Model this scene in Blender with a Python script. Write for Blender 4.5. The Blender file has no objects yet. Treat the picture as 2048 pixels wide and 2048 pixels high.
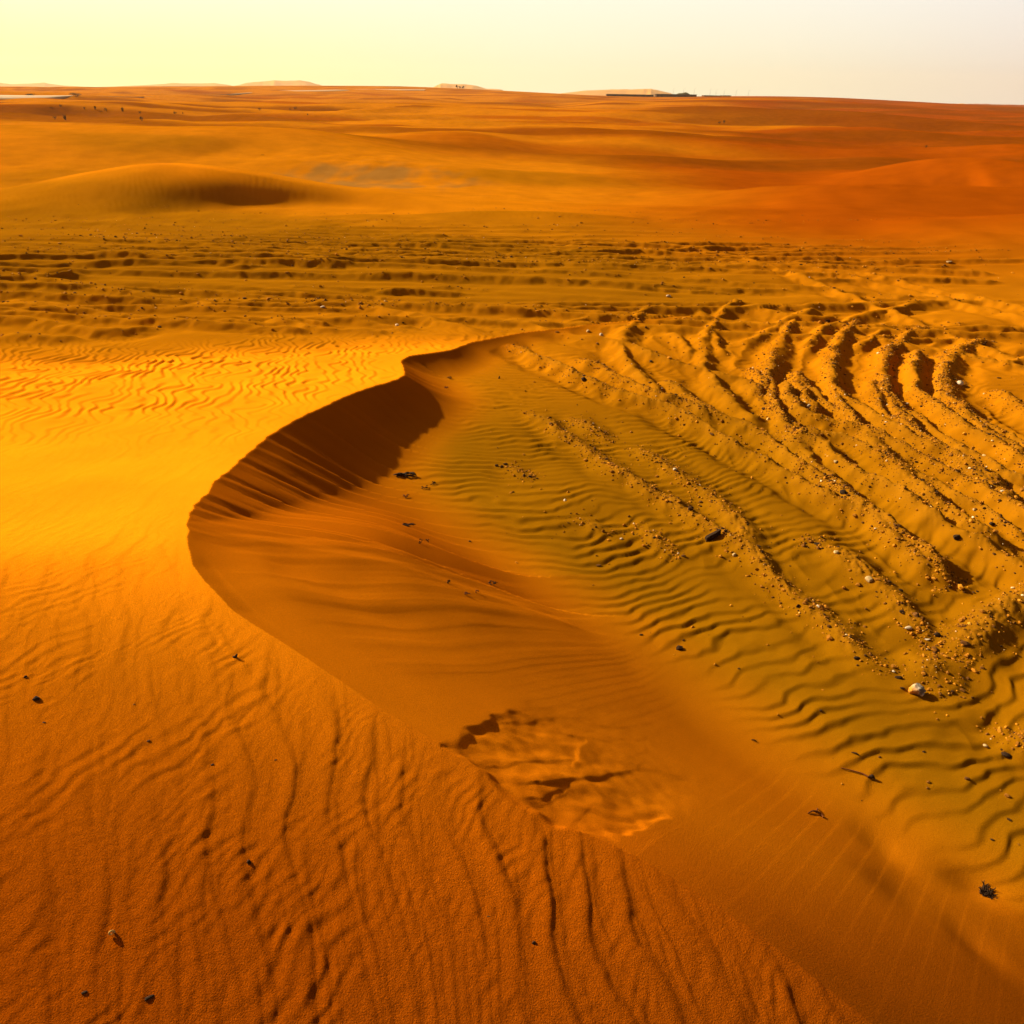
import bpy, math, random
import numpy as np
from mathutils import Matrix, Vector

random.seed(7)
rng = np.random.default_rng(11)
scn = bpy.context.scene
COL = scn.collection
F32 = np.float32

# ------------------------------------------------------------------ camera
ZC = 2.6
PITCH = 27.4
ROLL = 1.0
FPX = 1024 / math.tan(math.radians(32.5))
RM = np.array((Matrix.Rotation(math.radians(90 - PITCH), 3, 'X') @ Matrix.Rotation(math.radians(ROLL), 3, 'Z')))
SUN_AZ = math.radians(56)      # left of the viewing direction
SUN_EL = math.radians(26.5)


def rays(P):
    P = np.asarray(P, float).reshape(-1, 2)
    v = np.stack([(P[:, 0] - 1024) / FPX, (1024 - P[:, 1]) / FPX, -np.ones(len(P))], 1)
    return v @ RM.T


def on_level(P, z=0.0):
    d = rays(P)
    t = (z - ZC) / d[:, 2]
    return d[:, :2] * t[:, None]


def at_dist(P, Y):
    """sight line at a given distance in front: x, y, z"""
    d = rays(P)
    t = np.asarray(Y, float) / d[:, 1]
    r = d * t[:, None]
    r[:, 2] += ZC
    return r


# ------------------------------------------------------------------ noise
_perm = np.random.default_rng(3).permutation(256).astype(np.int32)
_perm = np.concatenate([_perm, _perm])
_ga = np.linspace(0, 2 * np.pi, 32, endpoint=False)
_gx = np.cos(_ga).astype(F32)
_gy = np.sin(_ga).astype(F32)


def pn(x, y, seed=0):
    x = np.asarray(x, F32) + F32(seed * 17.13)
    y = np.asarray(y, F32) + F32(seed * 9.71)
    fx = np.floor(x)
    fy = np.floor(y)
    xi = fx.astype(np.int32) & 255
    yi = fy.astype(np.int32) & 255
    x = x - fx
    y = y - fy
    u = x * x * x * (x * (x * 6 - 15) + 10)
    v = y * y * y * (y * (y * 6 - 15) + 10)
    xj = (xi + 1) & 255
    yj = (yi + 1) & 255
    pa = _perm[xi]
    pb = _perm[xj]

    def g(h, dx, dy):
        k = h & 31
        return _gx[k] * dx + _gy[k] * dy
    n00 = g(_perm[pa + yi], x, y)
    n10 = g(_perm[pb + yi], x - 1, y)
    n01 = g(_perm[pa + yj], x, y - 1)
    n11 = g(_perm[pb + yj], x - 1, y - 1)
    a = n00 + u * (n10 - n00)
    b = n01 + u * (n11 - n01)
    return (a + v * (b - a)) * F32(1.5)


def fbm(x, y, seed, octv=3, gain=0.5):
    s = 0
    a = 1.0
    for k in range(octv):
        s = s + a * pn(x * 2 ** k, y * 2 ** k, seed + k)
        a *= gain
    return s


def sstep(a, b, x):
    t = np.clip((x - a) / (b - a), 0, 1)
    return t * t * (3 - 2 * t)


def smax(a, b, k):
    h = np.clip(0.5 + 0.5 * (a - b) / k, 0, 1)
    return b + (a - b) * h + k * h * (1 - h)


TAU = 2 * np.pi


def ridge_wave(ph, lee=0.16):
    """long gentle back, short steep lee"""
    f = ph - np.floor(ph)
    up = np.clip(f / (1 - lee), 0, 1)
    dn = np.clip((f - (1 - lee)) / lee, 0, 1)
    v = np.where(f < 1 - lee, up ** 1.7 * (1 - 0.25 * up ** 6), 0.75 * (1 - dn * dn * (3 - 2 * dn)))
    return v


def saw(th, a=0.55):           # gentle rise, steep fall as th grows
    return -np.sin(th + a * np.sin(th))


# ------------------------------------------------------------------ windward surface of the near dune
_wy = np.array([-6, -2, 0, 0.8, 1.4, 2.0, 2.5, 3.0, 3.8, 4.65, 5.6, 6.8, 7.8, 9.2, 10.2, 14])
_wz = np.array([0.1, 0.45, 0.72, 0.870, 0.965, 1.015, 1.02, 0.97, 0.76, 0.56, 0.43, 0.31, 0.20, 0.04, -0.07, -0.5])
_ty = np.linspace(-6, 14, 400)
_tz = np.interp(_ty, _wy, _wz)
for _ in range(3):
    _tz = np.convolve(np.pad(_tz, 10, 'edge'), np.ones(21) / 21, 'valid')


def windward(x, y):
    z = np.interp(y, _ty, _tz).astype(F32)
    near = 1 - sstep(1.2, 3.4, y)
    z = z - near * 0.10 * (x + 0.3)                       # falls to the right close to the camera
    z = z + (1 - near) * 0.03 * np.clip(x + 1.4, -3, 0.8)   # falls to the left farther out
    return z


def march(P, hf, t0=0.8, t1=40, n=700):
    d = rays(P)
    ts = np.geomspace(t0, t1, n)
    X = d[:, None, :] * ts[None, :, None]
    H = hf(X[..., 0].ravel(), X[..., 1].ravel()).reshape(X.shape[:2])
    below = (X[..., 2] + ZC) < H
    k = np.argmax(below, axis=1)
    k[~below.any(1)] = n - 1
    lo = ts[np.maximum(k - 1, 0)]
    hi = ts[k]
    for _ in range(14):
        m = (lo + hi) / 2
        Q = d * m[:, None]
        b = (Q[:, 2] + ZC) < hf(Q[:, 0], Q[:, 1])
        hi = np.where(b, m, hi)
        lo = np.where(b, lo, m)
    Q = d * hi[:, None]
    Q[:, 2] = hf(Q[:, 0], Q[:, 1])
    return Q


# crest of the near dune, traced along its brink
crest_px = [(1748, 2048), (1660, 1982), (1560, 1900), (1450, 1820), (1330, 1745), (1220, 1682), (1130, 1655), (1065, 1618), (1000, 1562),
            (930, 1515), (882, 1489), (780, 1430), (700, 1376), (620, 1322), (540, 1268), (500, 1246), (462, 1222), (440, 1196), (428, 1178), (408, 1166),
            (403, 1150), (378, 1132), (384, 1110), (369, 1088), (375, 1062), (369, 1046), (376, 1026), (386, 1010), (392, 1004), (400, 994), (413, 988),
            (418, 968), (434, 956), (456, 940), (476, 920), (498, 902), (530, 874), (572, 848), (610, 828), (647, 812), (684, 794), (721, 780),
            (755, 769), (786, 761), (809, 750), (806, 734), (800, 722), (818, 711), (859, 706), (901, 700), (943, 685)]
_c = march(crest_px, windward, 1.0, 14)[:, :2]
_c = np.concatenate([[[3.2, -0.9], [2.2, -0.1], [1.35, 0.55]], _c, [[0.1, 9.75], [1.2, 10.4], [4.0, 11.4]]])
# add the small scallops along the far half of the brink
pts = []
for a, b in zip(_c[:-1], _c[1:]):
    L = np.hypot(*(b - a))
    n = max(1, int(L / 0.07))
    for k in range(n):
        pts.append(a + (b - a) * k / n)
pts.append(_c[-1])
CR = np.array(pts)
for _ in range(1):
    CR[1:-1] = 0.25 * CR[:-2] + 0.5 * CR[1:-1] + 0.25 * CR[2:]
_sl = np.concatenate([[0], np.cumsum(np.hypot(*np.diff(CR, axis=0).T))])
_tan = np.gradient(CR, axis=0)
_tan /= np.hypot(_tan[:, 0], _tan[:, 1])[:, None]
_nor = np.stack([_tan[:, 1], -_tan[:, 0]], 1)
_amp = np.interp(CR[:, 1], [1.6, 2.6, 3.2, 5.5, 7, 9], [0.0, 0.004, 0.016, 0.02, 0.014, 0.0])
_wl = 0.20 + 0.04 * np.sin(_sl * 1.7)
CR = CR + _nor * (_amp * np.abs(np.sin(np.pi * np.cumsum(np.gradient(_sl) / _wl))))[:, None]
CRL = np.concatenate([[0], np.cumsum(np.hypot(*np.diff(CR, axis=0).T))])
CRZ = windward(CR[:, 0], CR[:, 1])
CRZS = np.interp(np.arange(0, CRL[-1], 0.02), CRL, CRZ)
for _ in range(3):
    CRZS = np.convolve(np.pad(CRZS, 15, 'edge'), np.ones(31) / 31, 'valid')
CRZS = np.interp(CRL, np.arange(0, CRL[-1], 0.02)[:len(CRZS)], CRZS)
CRZ = CRZ + 0.001 * pn(CRL * 4, CRL * 0, 5)
KC = int(np.argmin(np.hypot(CR[:, 0] - CR[:, 0][(CR[:, 1] > 2.2) & (CR[:, 1] < 4.5)].min(), CR[:, 1] - 3.0)))
_q = np.linspace(0, CRL[KC], 400)
_cx = np.interp(_q, CRL, CR[:, 0])
_cy = np.interp(_q, CRL, CR[:, 1])
for _ in range(3):
    _w = np.ones(81) / 81
    _cx = np.convolve(np.pad(_cx, 40, 'reflect', reflect_type='odd'), _w, 'valid')
    _cy = np.convolve(np.pad(_cy, 40, 'reflect', reflect_type='odd'), _w, 'valid')
CRS = np.stack([_cx, _cy], 1)[::4]
CRS = np.concatenate([CRS, [[_cx[-1], _cy[-1]]]])
CPOLY = np.concatenate([CR, [[4, 40], [-80, 40], [-80, -60], [3.2, -60]]])


def polydist(x, y, P, want_side=False, closed=None):
    best = np.full(x.shape, 1e9, F32)
    s = np.zeros(x.shape, F32)
    side = np.zeros(x.shape, F32)
    L = 0.0
    for a, b in zip(P[:-1], P[1:]):
        ex, ey = float(b[0] - a[0]), float(b[1] - a[1])
        l2 = ex * ex + ey * ey + 1e-12
        px = x - F32(a[0])
        py = y - F32(a[1])
        t = np.clip((px * F32(ex) + py * F32(ey)) / F32(l2), 0, 1)
        qx = px - t * F32(ex)
        qy = py - t * F32(ey)
        d = qx * qx + qy * qy
        m = d < best
        best = np.where(m, d, best)
        s = np.where(m, F32(L) + t * F32(math.sqrt(l2)), s)
        if want_side:
            side = np.where(m, F32(ey) * px - F32(ex) * py, side)
        L += math.sqrt(l2)
    d = np.sqrt(best)
    return d, s, np.sign(side)


def inside(x, y, P):
    c = np.zeros(x.shape, bool)
    n = len(P)
    for i in range(n):
        x1, y1 = P[i]
        x2, y2 = P[(i + 1) % n]
        if y1 == y2:
            continue
        m = ((y1 > y) != (y2 > y))
        c ^= m & (x < (x2 - x1) * (y - y1) / (y2 - y1) + x1)
    return c


# ------------------------------------------------------------------ vehicle tracks: berms of churned sand
BERMS_PX = [
    [(1049, 825), (1098, 850), (1157, 893), (1217, 934), (1255, 961), (1304, 988), (1347, 1010), (1390, 1042), (1445, 1070), (1488, 1097), (1521, 1135), (1564, 1178), (1602, 1205), (1635, 1227), (1700, 1290), (1790, 1345)],
    [(1136, 836), (1179, 858), (1222, 888)],
    [(1260, 893), (1309, 918), (1353, 945), (1401, 983), (1434, 1010), (1466, 1037), (1499, 1070), (1521, 1113)],
    [(1000, 687), (1054, 709), (1108, 733), (1157, 760), (1217, 782), (1271, 804), (1325, 820), (1380, 847), (1434, 874), (1488, 904), (1542, 934), (1586, 956), (1629, 983), (1678, 1010), (1727, 1032), (1770, 1053), (1814, 1086), (1846, 1113), (1930, 1180)],
    [(1157, 717), (1206, 739), (1260, 771), (1304, 793), (1347, 809), (1401, 825), (1450, 853)],
    [(1315, 760), (1358, 787), (1412, 825), (1466, 847), (1521, 874), (1570, 912), (1613, 945), (1651, 972), (1740, 1040)],
    [(1560, 860), (1640, 896), (1673, 929), (1721, 961), (1781, 983), (1830, 1015), (1868, 1048), (1917, 1075), (1976, 1102), (2031, 1135), (2120, 1200)],
    [(1559, 766), (1586, 820), (1640, 847), (1722, 864), (1792, 896), (1841, 923), (1895, 950), (1949, 977), (2004, 1005), (2047, 1026), (2150, 1090)],
    [(1586, 739), (1602, 782), (1618, 815), (1651, 836)],
    [(1646, 752), (1667, 777), (1700, 804), (1749, 836), (1803, 869), (1870, 900), (1960, 940), (2047, 985), (2150, 1040)],
    [(1743, 755), (1749, 804), (1770, 831), (1814, 858), (1879, 896), (1922, 929), (1976, 961), (2031, 994)],
    [(1835, 701), (1830, 733), (1825, 782), (1862, 815), (1911, 847), (1966, 880), (2031, 918), (2150, 980)],
    [(1662, 646), (1635, 679), (1613, 711)],
    [(1705, 701), (1759, 668), (1814, 652), (1868, 657), (1930, 648)],
    [(1880, 752), (1905, 757), (1933, 771)],
    [(1993, 738), (2048, 722), (2130, 715)],
    [(1971, 782), (2020, 804), (2047, 825), (2140, 880)],
    [(1380, 608), (1418, 641), (1434, 679), (1445, 717)],
    [(1325, 663), (1369, 684), (1380, 717)],
    [(1494, 733), (1521, 760), (1530, 790)],
    [(1000, 641), (1054, 646), (1098, 660), (1163, 674), (1244, 690), (1304, 712), (1369, 733), (1434, 750), (1499, 766), (1515, 804)],
    [(318, 577), (424, 588), (530, 599), (689, 609), (795, 625), (901, 652), (1000, 684)],
    [(530, 636), (636, 660), (715, 665), (800, 672)],
    [(-100, 551), (80, 560), (160, 572), (265, 590), (380, 600), (450, 618)],
    [(-100, 640), (60, 640), (130, 655), (220, 668), (330, 655)],
    [(0, 600), (90, 610), (200, 625), (330, 640), (430, 655)],
    [(0, 672), (100, 678), (180, 682)],
    [(1470, 610), (1530, 625), (1590, 640), (1700, 640)],
    [(1240, 640), (1300, 622), (1350, 612)],
    [(1480, 690), (1530, 670), (1580, 640), (1640, 620)],
    [(1880, 1310), (1930, 1280), (1985, 1245), (2048, 1205), (2130, 1150)],
    [(1840, 1380), (1880, 1335), (1905, 1305)],
    [(1990, 1450), (2010, 1480), (2060, 1500), (2120, 1490)],
    [(1130, 1040), (1180, 1055), (1215, 1068), (1245, 1078)],
    [(1008, 930), (1035, 945), (1075, 962)],
    [(1265, 1045), (1300, 1070), (1340, 1105), (1352, 1122)],
    [(1600, 1075), (1640, 1090), (1700, 1130), (1745, 1160), (1790, 1200), (1830, 1250), (1880, 1300)],
    [(1590, 640), (1556, 690), (1535, 745), (1545, 810), (1600, 900), (1690, 1000), (1800, 1095), (1900, 1170)],
    [(1720, 640), (1672, 690), (1655, 745), (1690, 830), (1790, 935), (1900, 1040), (2040, 1110)],
    [(1850, 655), (1785, 690), (1758, 740), (1780, 810), (1860, 890), (1960, 965), (2080, 1030)],
    [(1980, 680), (1905, 705), (1885, 750), (1905, 810), (1975, 870), (2080, 935)],
    [(1290, 625), (1235, 680), (1260, 740), (1340, 800)],
    [(1480, 600), (1420, 650), (1400, 720), (1440, 790), (1530, 860)],
    [(1850, 610), (1750, 628), (1660, 655), (1600, 700)],
]
BERMS = []
for i, b in enumerate(BERMS_PX):
    P = on_level(b)
    # smooth
    Q = [P[0]]
    for a, c in zip(P[:-1], P[1:]):
        Q += [0.75 * a + 0.25 * c, 0.25 * a + 0.75 * c]
    Q.append(P[-1])
    hh = 0.074
    ww = 0.090
    if i in (0, 1, 2): hh, ww = 0.030, 0.085
    if i in (33, 34, 35): hh, ww = 0.022, 0.08
    if i >= 37: hh, ww = 0.066, 0.10
    if i == 36: hh, ww = 0.030, 0.10
    if i in (30, 31): hh, ww = 0.045, 0.12
    if i in (12, 13, 14, 17, 18): hh, ww = 0.040, 0.09
    elif 6 <= i <= 17: hh, ww = 0.085, 0.10
    if i >= 20 and i <= 29: hh, ww = 0.06, 0.12
    BERMS.append((np.array(Q), hh, ww))
# older wheel marks: long parallel tracks from the left, sweeping round towards the camera on the right
for k in range(44):
    y0 = 9.9 + 8.6 * rng.random()
    px_, py_ = -15.0, y0 + rng.normal(0, .3)
    ang = rng.normal(-0.05, 0.10)
    xt = rng.uniform(0.0, 4.5)
    R_ = rng.uniform(2.6, 6.5)
    turn = y0 < 15 and rng.random() < 0.10
    stop = rng.uniform(6, 22)
    start = rng.uniform(0, 9)
    dist = 0
    w1, w2 = rng.uniform(0, 6, 2)
    q = []
    end_ang = rng.uniform(-1.25, -0.7)
    while dist < 30 and -15.5 < px_ < 9.5 and py_ > (4.2 if turn and px_ > 1.5 else 9.7):
        if dist > start:
            q.append((px_, py_))
        if len(q) > 3 and dist > start + stop and not turn:
            break
        st = 0.5 if px_ < xt else 0.35
        ang += 0.026 * math.sin(dist * 0.5 + w1)
        if turn and px_ > xt and ang > end_ang:
            ang -= st / R_
        px_ += math.cos(ang) * st
        py_ += math.sin(ang) * st
        dist += st
    if len(q) > 4:
        fade_ = 0.8 + 0.4 * rng.random()
        BERMS.append((np.array(q), (0.036 + 0.034 * rng.random()) * fade_, 0.070 + 0.045 * rng.random()))
for k in range(36):
    y0 = 9.8 + 8.0 * rng.random()
    x0 = -13 + 20 * rng.random()
    ln = 0.6 + 2.2 * rng.random()
    ang = rng.normal(-0.02, 0.25)
    cur = rng.normal(0, 0.12)
    q = []
    px_, py_ = x0, y0
    for j in range(6):
        q.append((px_, py_))
        px_ += math.cos(ang) * ln / 6
        py_ += math.sin(ang) * ln / 6
        ang += cur / 3
    BERMS.append((np.array(q), 0.020 + 0.03 * rng.random(), 0.05 + 0.04 * rng.random()))
# companion ridges of the big curving ruts
for i, offs in ((7, (.26,)), (11, (-.26, .28)), (9, (.26,))):
    P = BERMS[i][0]
    t_ = np.gradient(P, axis=0)
    t_ /= np.hypot(t_[:, 0], t_[:, 1])[:, None] + 1e-9
    for o_ in offs:
        BERMS.append((P + np.stack([t_[:, 1], -t_[:, 0]], 1) * o_, 0.038, 0.07))

PIECES = []
for P, hh, wd in BERMS:
    L_ = np.concatenate([[0], np.cumsum(np.hypot(*np.diff(P, axis=0).T))])
    for i in range(0, len(P) - 1, 5):
        PIECES.append((P[i:i + 6], hh, wd, L_[i], L_[-1], P[0]))

# ------------------------------------------------------------------ dunes of the middle distance and the horizon
# each: crest seen at (px, py, distance, near half-width, far half-width)
RIDGES = [
[(-700, 425, 26, 3.6, 3), (-300, 402, 25.4, 3.5, 3), (0, 380, 24.2, 3.2, 4), (150, 348, 23.2, 2.6, 5), (290, 325, 22.1, 2.0, 4.5), (420, 336, 21.9, 1.6, 3.4), (520, 352, 22.0, 0.95, 2.6), (620, 369, 22.1, 0.55, 2.2), (740, 385, 21.9, 0.45, 2.0), (850, 403, 21.1, 0.5, 1.8), (960, 418, 20.3, 0.8, 2.0), (1130, 425, 19.8, 1.2, 1.6), (1300, 436, 19.2, 1.5, 2), (1450, 450, 18.6, 1.5, 2)],
    [(-400, 262, 44, 9, 9), (0, 250, 46, 9, 9), (297, 254, 46, 8, 9), (477, 254, 46, 7, 9), (583, 259, 46, 5.5, 8), (662, 272, 44.5, 4.5, 7), (742, 291, 42, 3.5, 6), (901, 301, 39, 3.2, 5), (1024, 314, 36, 3, 4), (1150, 330, 33, 3, 4)],
    [(600, 276, 60, 6, 10), (668, 270, 60, 6, 10), (795, 265, 60, 6, 10), (901, 263, 60, 5, 10), (1024, 268, 58, 5, 9), (1130, 276, 56, 5, 8)],
    [(1250, 352, 29, 4, 4), (1421, 345, 30, 5, 3), (1517, 347, 30, 5, 2.4), (1660, 365, 28, 5, 2.2), (1819, 373, 27.5, 5, 2.2), (2048, 376, 27, 5, 2.2), (2400, 390, 26, 5, 3)],
    [(1600, 312, 40, 4, 6), (1729, 303, 41, 4, 4), (1819, 306, 41, 4, 3), (1925, 314, 40, 4, 3), (2048, 325, 38, 4, 3), (2400, 345, 36, 4, 3)],
    [(1700, 480, 17.2, 2.2, 2), (1819, 458, 18, 2.3, 1.6), (1899, 444, 18.6, 2.4, 1.3), (1978, 439, 18.8, 3.2, 1.2), (2048, 434, 18.8, 3.4, 1.3), (2400, 410, 19, 4, 2)],
    [(900, 280, 64, 7, 8), (1024, 270, 66, 7, 8), (1156, 261, 68, 7, 8), (1289, 261, 70, 7, 8), (1395, 269, 70, 7, 7), (1500, 276, 68, 6, 7), (1620, 282, 66, 6, 7)],
    [(1380, 254, 100, 12, 14), (1500, 247, 100, 12, 14), (1620, 247, 100, 12, 14), (1760, 255, 98, 10, 12), (1900, 268, 94, 10, 12), (2048, 275, 92, 10, 10), (2300, 292, 90, 10, 10)],
    [(1820, 285, 62, 6, 7), (1940, 288, 62, 6, 6), (2048, 290, 62, 6, 6), (2300, 300, 60, 6, 6)],
    [(-300, 214, 120, 14, 30), (0, 206, 125, 14, 30), (150, 203, 125, 10, 30), (215, 202, 125, 7, 28), (280, 208, 122, 5, 22), (340, 214, 118, 6, 16), (420, 218, 114, 8, 14)],
    [(780, 210, 150, 16, 24), (860, 208, 150, 9, 20), (900, 213, 148, 7, 16), (960, 216, 146, 8, 16), (1040, 219, 140, 10, 16)],
    [(500, 214, 170, 25, 30), (700, 208, 175, 25, 30), (820, 205, 180, 25, 30), (1000, 214, 170, 25, 30), (1200, 222, 160, 22, 30), (1330, 214, 165, 20, 24), (1440, 212, 165, 20, 24), (1560, 219, 160, 18, 24), (1700, 222, 155, 18, 24), (1850, 236, 145, 16, 20), (2048, 250, 135, 16, 20), (2300, 270, 125, 14, 20)],
    [(1100, 200, 330, 40, 60), (1300, 202, 330, 40, 60), (1420, 196, 340, 40, 60), (1560, 196, 345, 40, 60), (1680, 202, 340, 40, 60), (1800, 211, 330, 40, 60), (1930, 222, 320, 36, 60), (2048, 232, 310, 36, 60), (2300, 250, 300, 36, 60)],
    [(-500, 186, 700, 160, 120), (0, 176, 720, 170, 120), (130, 173, 730, 180, 120), (240, 178, 720, 180, 120), (330, 175, 740, 180, 120), (400, 172, 750, 190, 120), (600, 171, 760, 190, 120), (800, 172, 760, 190, 120), (900, 176, 750, 190, 120), (1000, 181, 740, 180, 120), (1100, 186, 730, 180, 120), (1200, 192, 720, 170, 120), (1320, 193.5, 720, 160, 120), (1450, 192, 720, 150, 120), (1600, 192.5, 700, 150, 120), (1650, 195, 690, 150, 120), (1700, 195, 690, 140, 120), (1760, 201, 680, 140, 120), (1860, 205, 660, 140, 120), (1960, 212, 640, 130, 120), (2048, 218, 620, 130, 120), (2300, 236, 600, 130, 120)],
]
RD = []
for R in RIDGES:
    R = np.array(R, float)
    W = at_dist(R[:, :2], R[:, 2])
    o0 = W[0, :2]
    ax_ = W[-1, :2] - o0
    ax_ = ax_ / np.hypot(*ax_)
    U = (W[:, :2] - o0) @ ax_
    Vv = (W[:, 1] - o0[1]) * ax_[0] - (W[:, 0] - o0[0]) * ax_[1]
    tu = np.linspace(U[0], U[-1], 500)
    tabs = []
    for col in (Vv, W[:, 2], R[:, 3], R[:, 4]):
        t_ = np.interp(tu, U, col)
        for _ in range(3):
            t_ = np.convolve(np.pad(t_, 8, 'edge'), np.ones(17) / 17, 'valid')
        tabs.append(t_)
    RD.append(((tu, *tabs, float(ax_[0]), float(ax_[1]), o0.astype(F32)), R[:, 3], R[:, 4]))

# ------------------------------------------------------------------ slump scar on the slip face
SLUMP_PX = [(884, 1490), (905, 1472), (960, 1440), (1040, 1404), (1100, 1394), (1170, 1400), (1260, 1404), (1310, 1414), (1331, 1440), (1327, 1480),
            (1352, 1508), (1400, 1546), (1445, 1572), (1470, 1580), (1462, 1597), (1380, 1626), (1290, 1656), (1222, 1684), (1120, 1672), (1050, 1626), (985, 1572), (925, 1520)]


def crest_part(x, y, out=None):
    """dune surface before fine detail; returns z, signed distance, s, lee mask"""
    w = windward(x, y)
    d1, s1, _ = polydist(x, y, CR[:KC + 1])
    e1, t1, _ = polydist(x, y, CRS)
    bl = sstep(0.02, 0.30, d1)
    d1 = d1 + (np.maximum(e1, 0) - d1) * bl
    s1 = s1 + (t1 - s1) * bl
    d2, s2, _ = polydist(x, y, CR[KC:])
    s2 = s2 + F32(CRL[KC])
    d = np.minimum(d1, d2)
    s = np.where(d1 < d2, s1, s2)
    left = inside(x, y, CPOLY)
    za = slip_z(d1, s1, np.interp(s1, CRL, CRZ).astype(F32))
    zb = slip_z(d2, s2, np.interp(s2, CRL, CRZ).astype(F32))
    k = 0.02 + 0.75 * sstep(0.0, 1.0, d)
    return w, d, s, left, smax(za, zb, k)


def flat_base(x, y):
    b = 0.025 * pn(x * 0.5, y * 0.5, 41) + 0.012 * pn(x * 1.3, y * 1.3, 42)
    return b + 0.08 * sstep(12, 19.5, np.hypot(x, y))


def slip_z(d, s, zc):
    # avalanche chutes run straight down the slip face
    lo = CRL[KC]
    zc = zc + (np.interp(s, CRL, CRZS).astype(F32) - zc) * sstep(0.01, 0.22, d)
    up = sstep(lo - 2.2, lo - 0.3, s) * (1 - 0.55 * sstep(lo + 0.8, lo + 1.8, s))
    ch = pn(s * 3.1, d * 0.25, 21) * 0.026 + pn(s * 8.5, d * 0.5, 22) * 0.011 + pn(s * 19, d * 0.7, 25) * 0.004
    slope = 0.60 + 0.05 * sstep(lo + 0.2, lo + 1.5, s)
    ch = ch * (1 - 0.5 * (1 - sstep(lo - 0.3, lo + 0.3, s))) + 0.004 * pn(s * 5, d * 5, 27)
    return zc - slope * d + ch * sstep(0.0, 0.35, d) * (0.015 + 0.985 * up)


def coarse_near(x, y):
    w, d, s, left, zc = crest_part(x, y)
    sl = smax(zc, flat_base(x, y), 0.16)
    return np.where(left, w, sl)


SLUMP = march(SLUMP_PX, lambda x, y: coarse_near(np.asarray(x, F32), np.asarray(y, F32)), 1.0, 12, 500)[:, :2]
_ln = lambda P: march(P, lambda x, y: coarse_near(np.asarray(x, F32), np.asarray(y, F32)), 1.0, 12, 500)[:, :2]
LOBES = [(_ln(p), h, w) for p, h, w in [
    ([(1215, 1447), (1270, 1436), (1326, 1420)], 0.020, 0.022),
    ([(1215, 1452), (1240, 1455), (1290, 1445), (1318, 1450), (1295, 1480)], 0.022, 0.022),
    ([(1150, 1468), (1210, 1478), (1290, 1474)], 0.020, 0.022),
    ([(1170, 1485), (1150, 1530)], 0.018, 0.02),
    ([(1230, 1525), (1290, 1497)], 0.020, 0.022),
    ([(1080, 1558), (1150, 1550), (1230, 1542), (1270, 1530)], 0.026, 0.025),
    ([(1270, 1530), (1340, 1545), (1410, 1570), (1425, 1600)], 0.014, 0.02),
    ([(1000, 1422), (1070, 1412), (1170, 1408)], 0.016, 0.02),
    ([(1020, 1440), (1110, 1432), (1200, 1432)], 0.012, 0.018),
    ([(1000, 1520), (1060, 1512), (1140, 1515)], 0.012, 0.018),
    ([(1075, 1585), (1110, 1575)], 0.014, 0.018),
]]
SLC = _ln([(1265, 1448)])[0]
SLE = _ln([(1350, 1470)])[0]
PITS = [  # dips added so the slope at the lower right shades darker: (px, py, rx, ry, depth)
    (1765, 1685, 0.06, 0.08, 0.022), (1815, 1790, 0.08, 0.09, 0.026), (1950, 1765, 0.07, 0.05, 0.030), (1945, 1875, 0.06, 0.09, 0.028), (1300, 1500, 0.02, 0.02, 0.0)]
PITW = _ln([p[:2] for p in PITS])
BANKS_PX = [(1130, 1040), (1200, 1068), (1260, 1085)]


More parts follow.
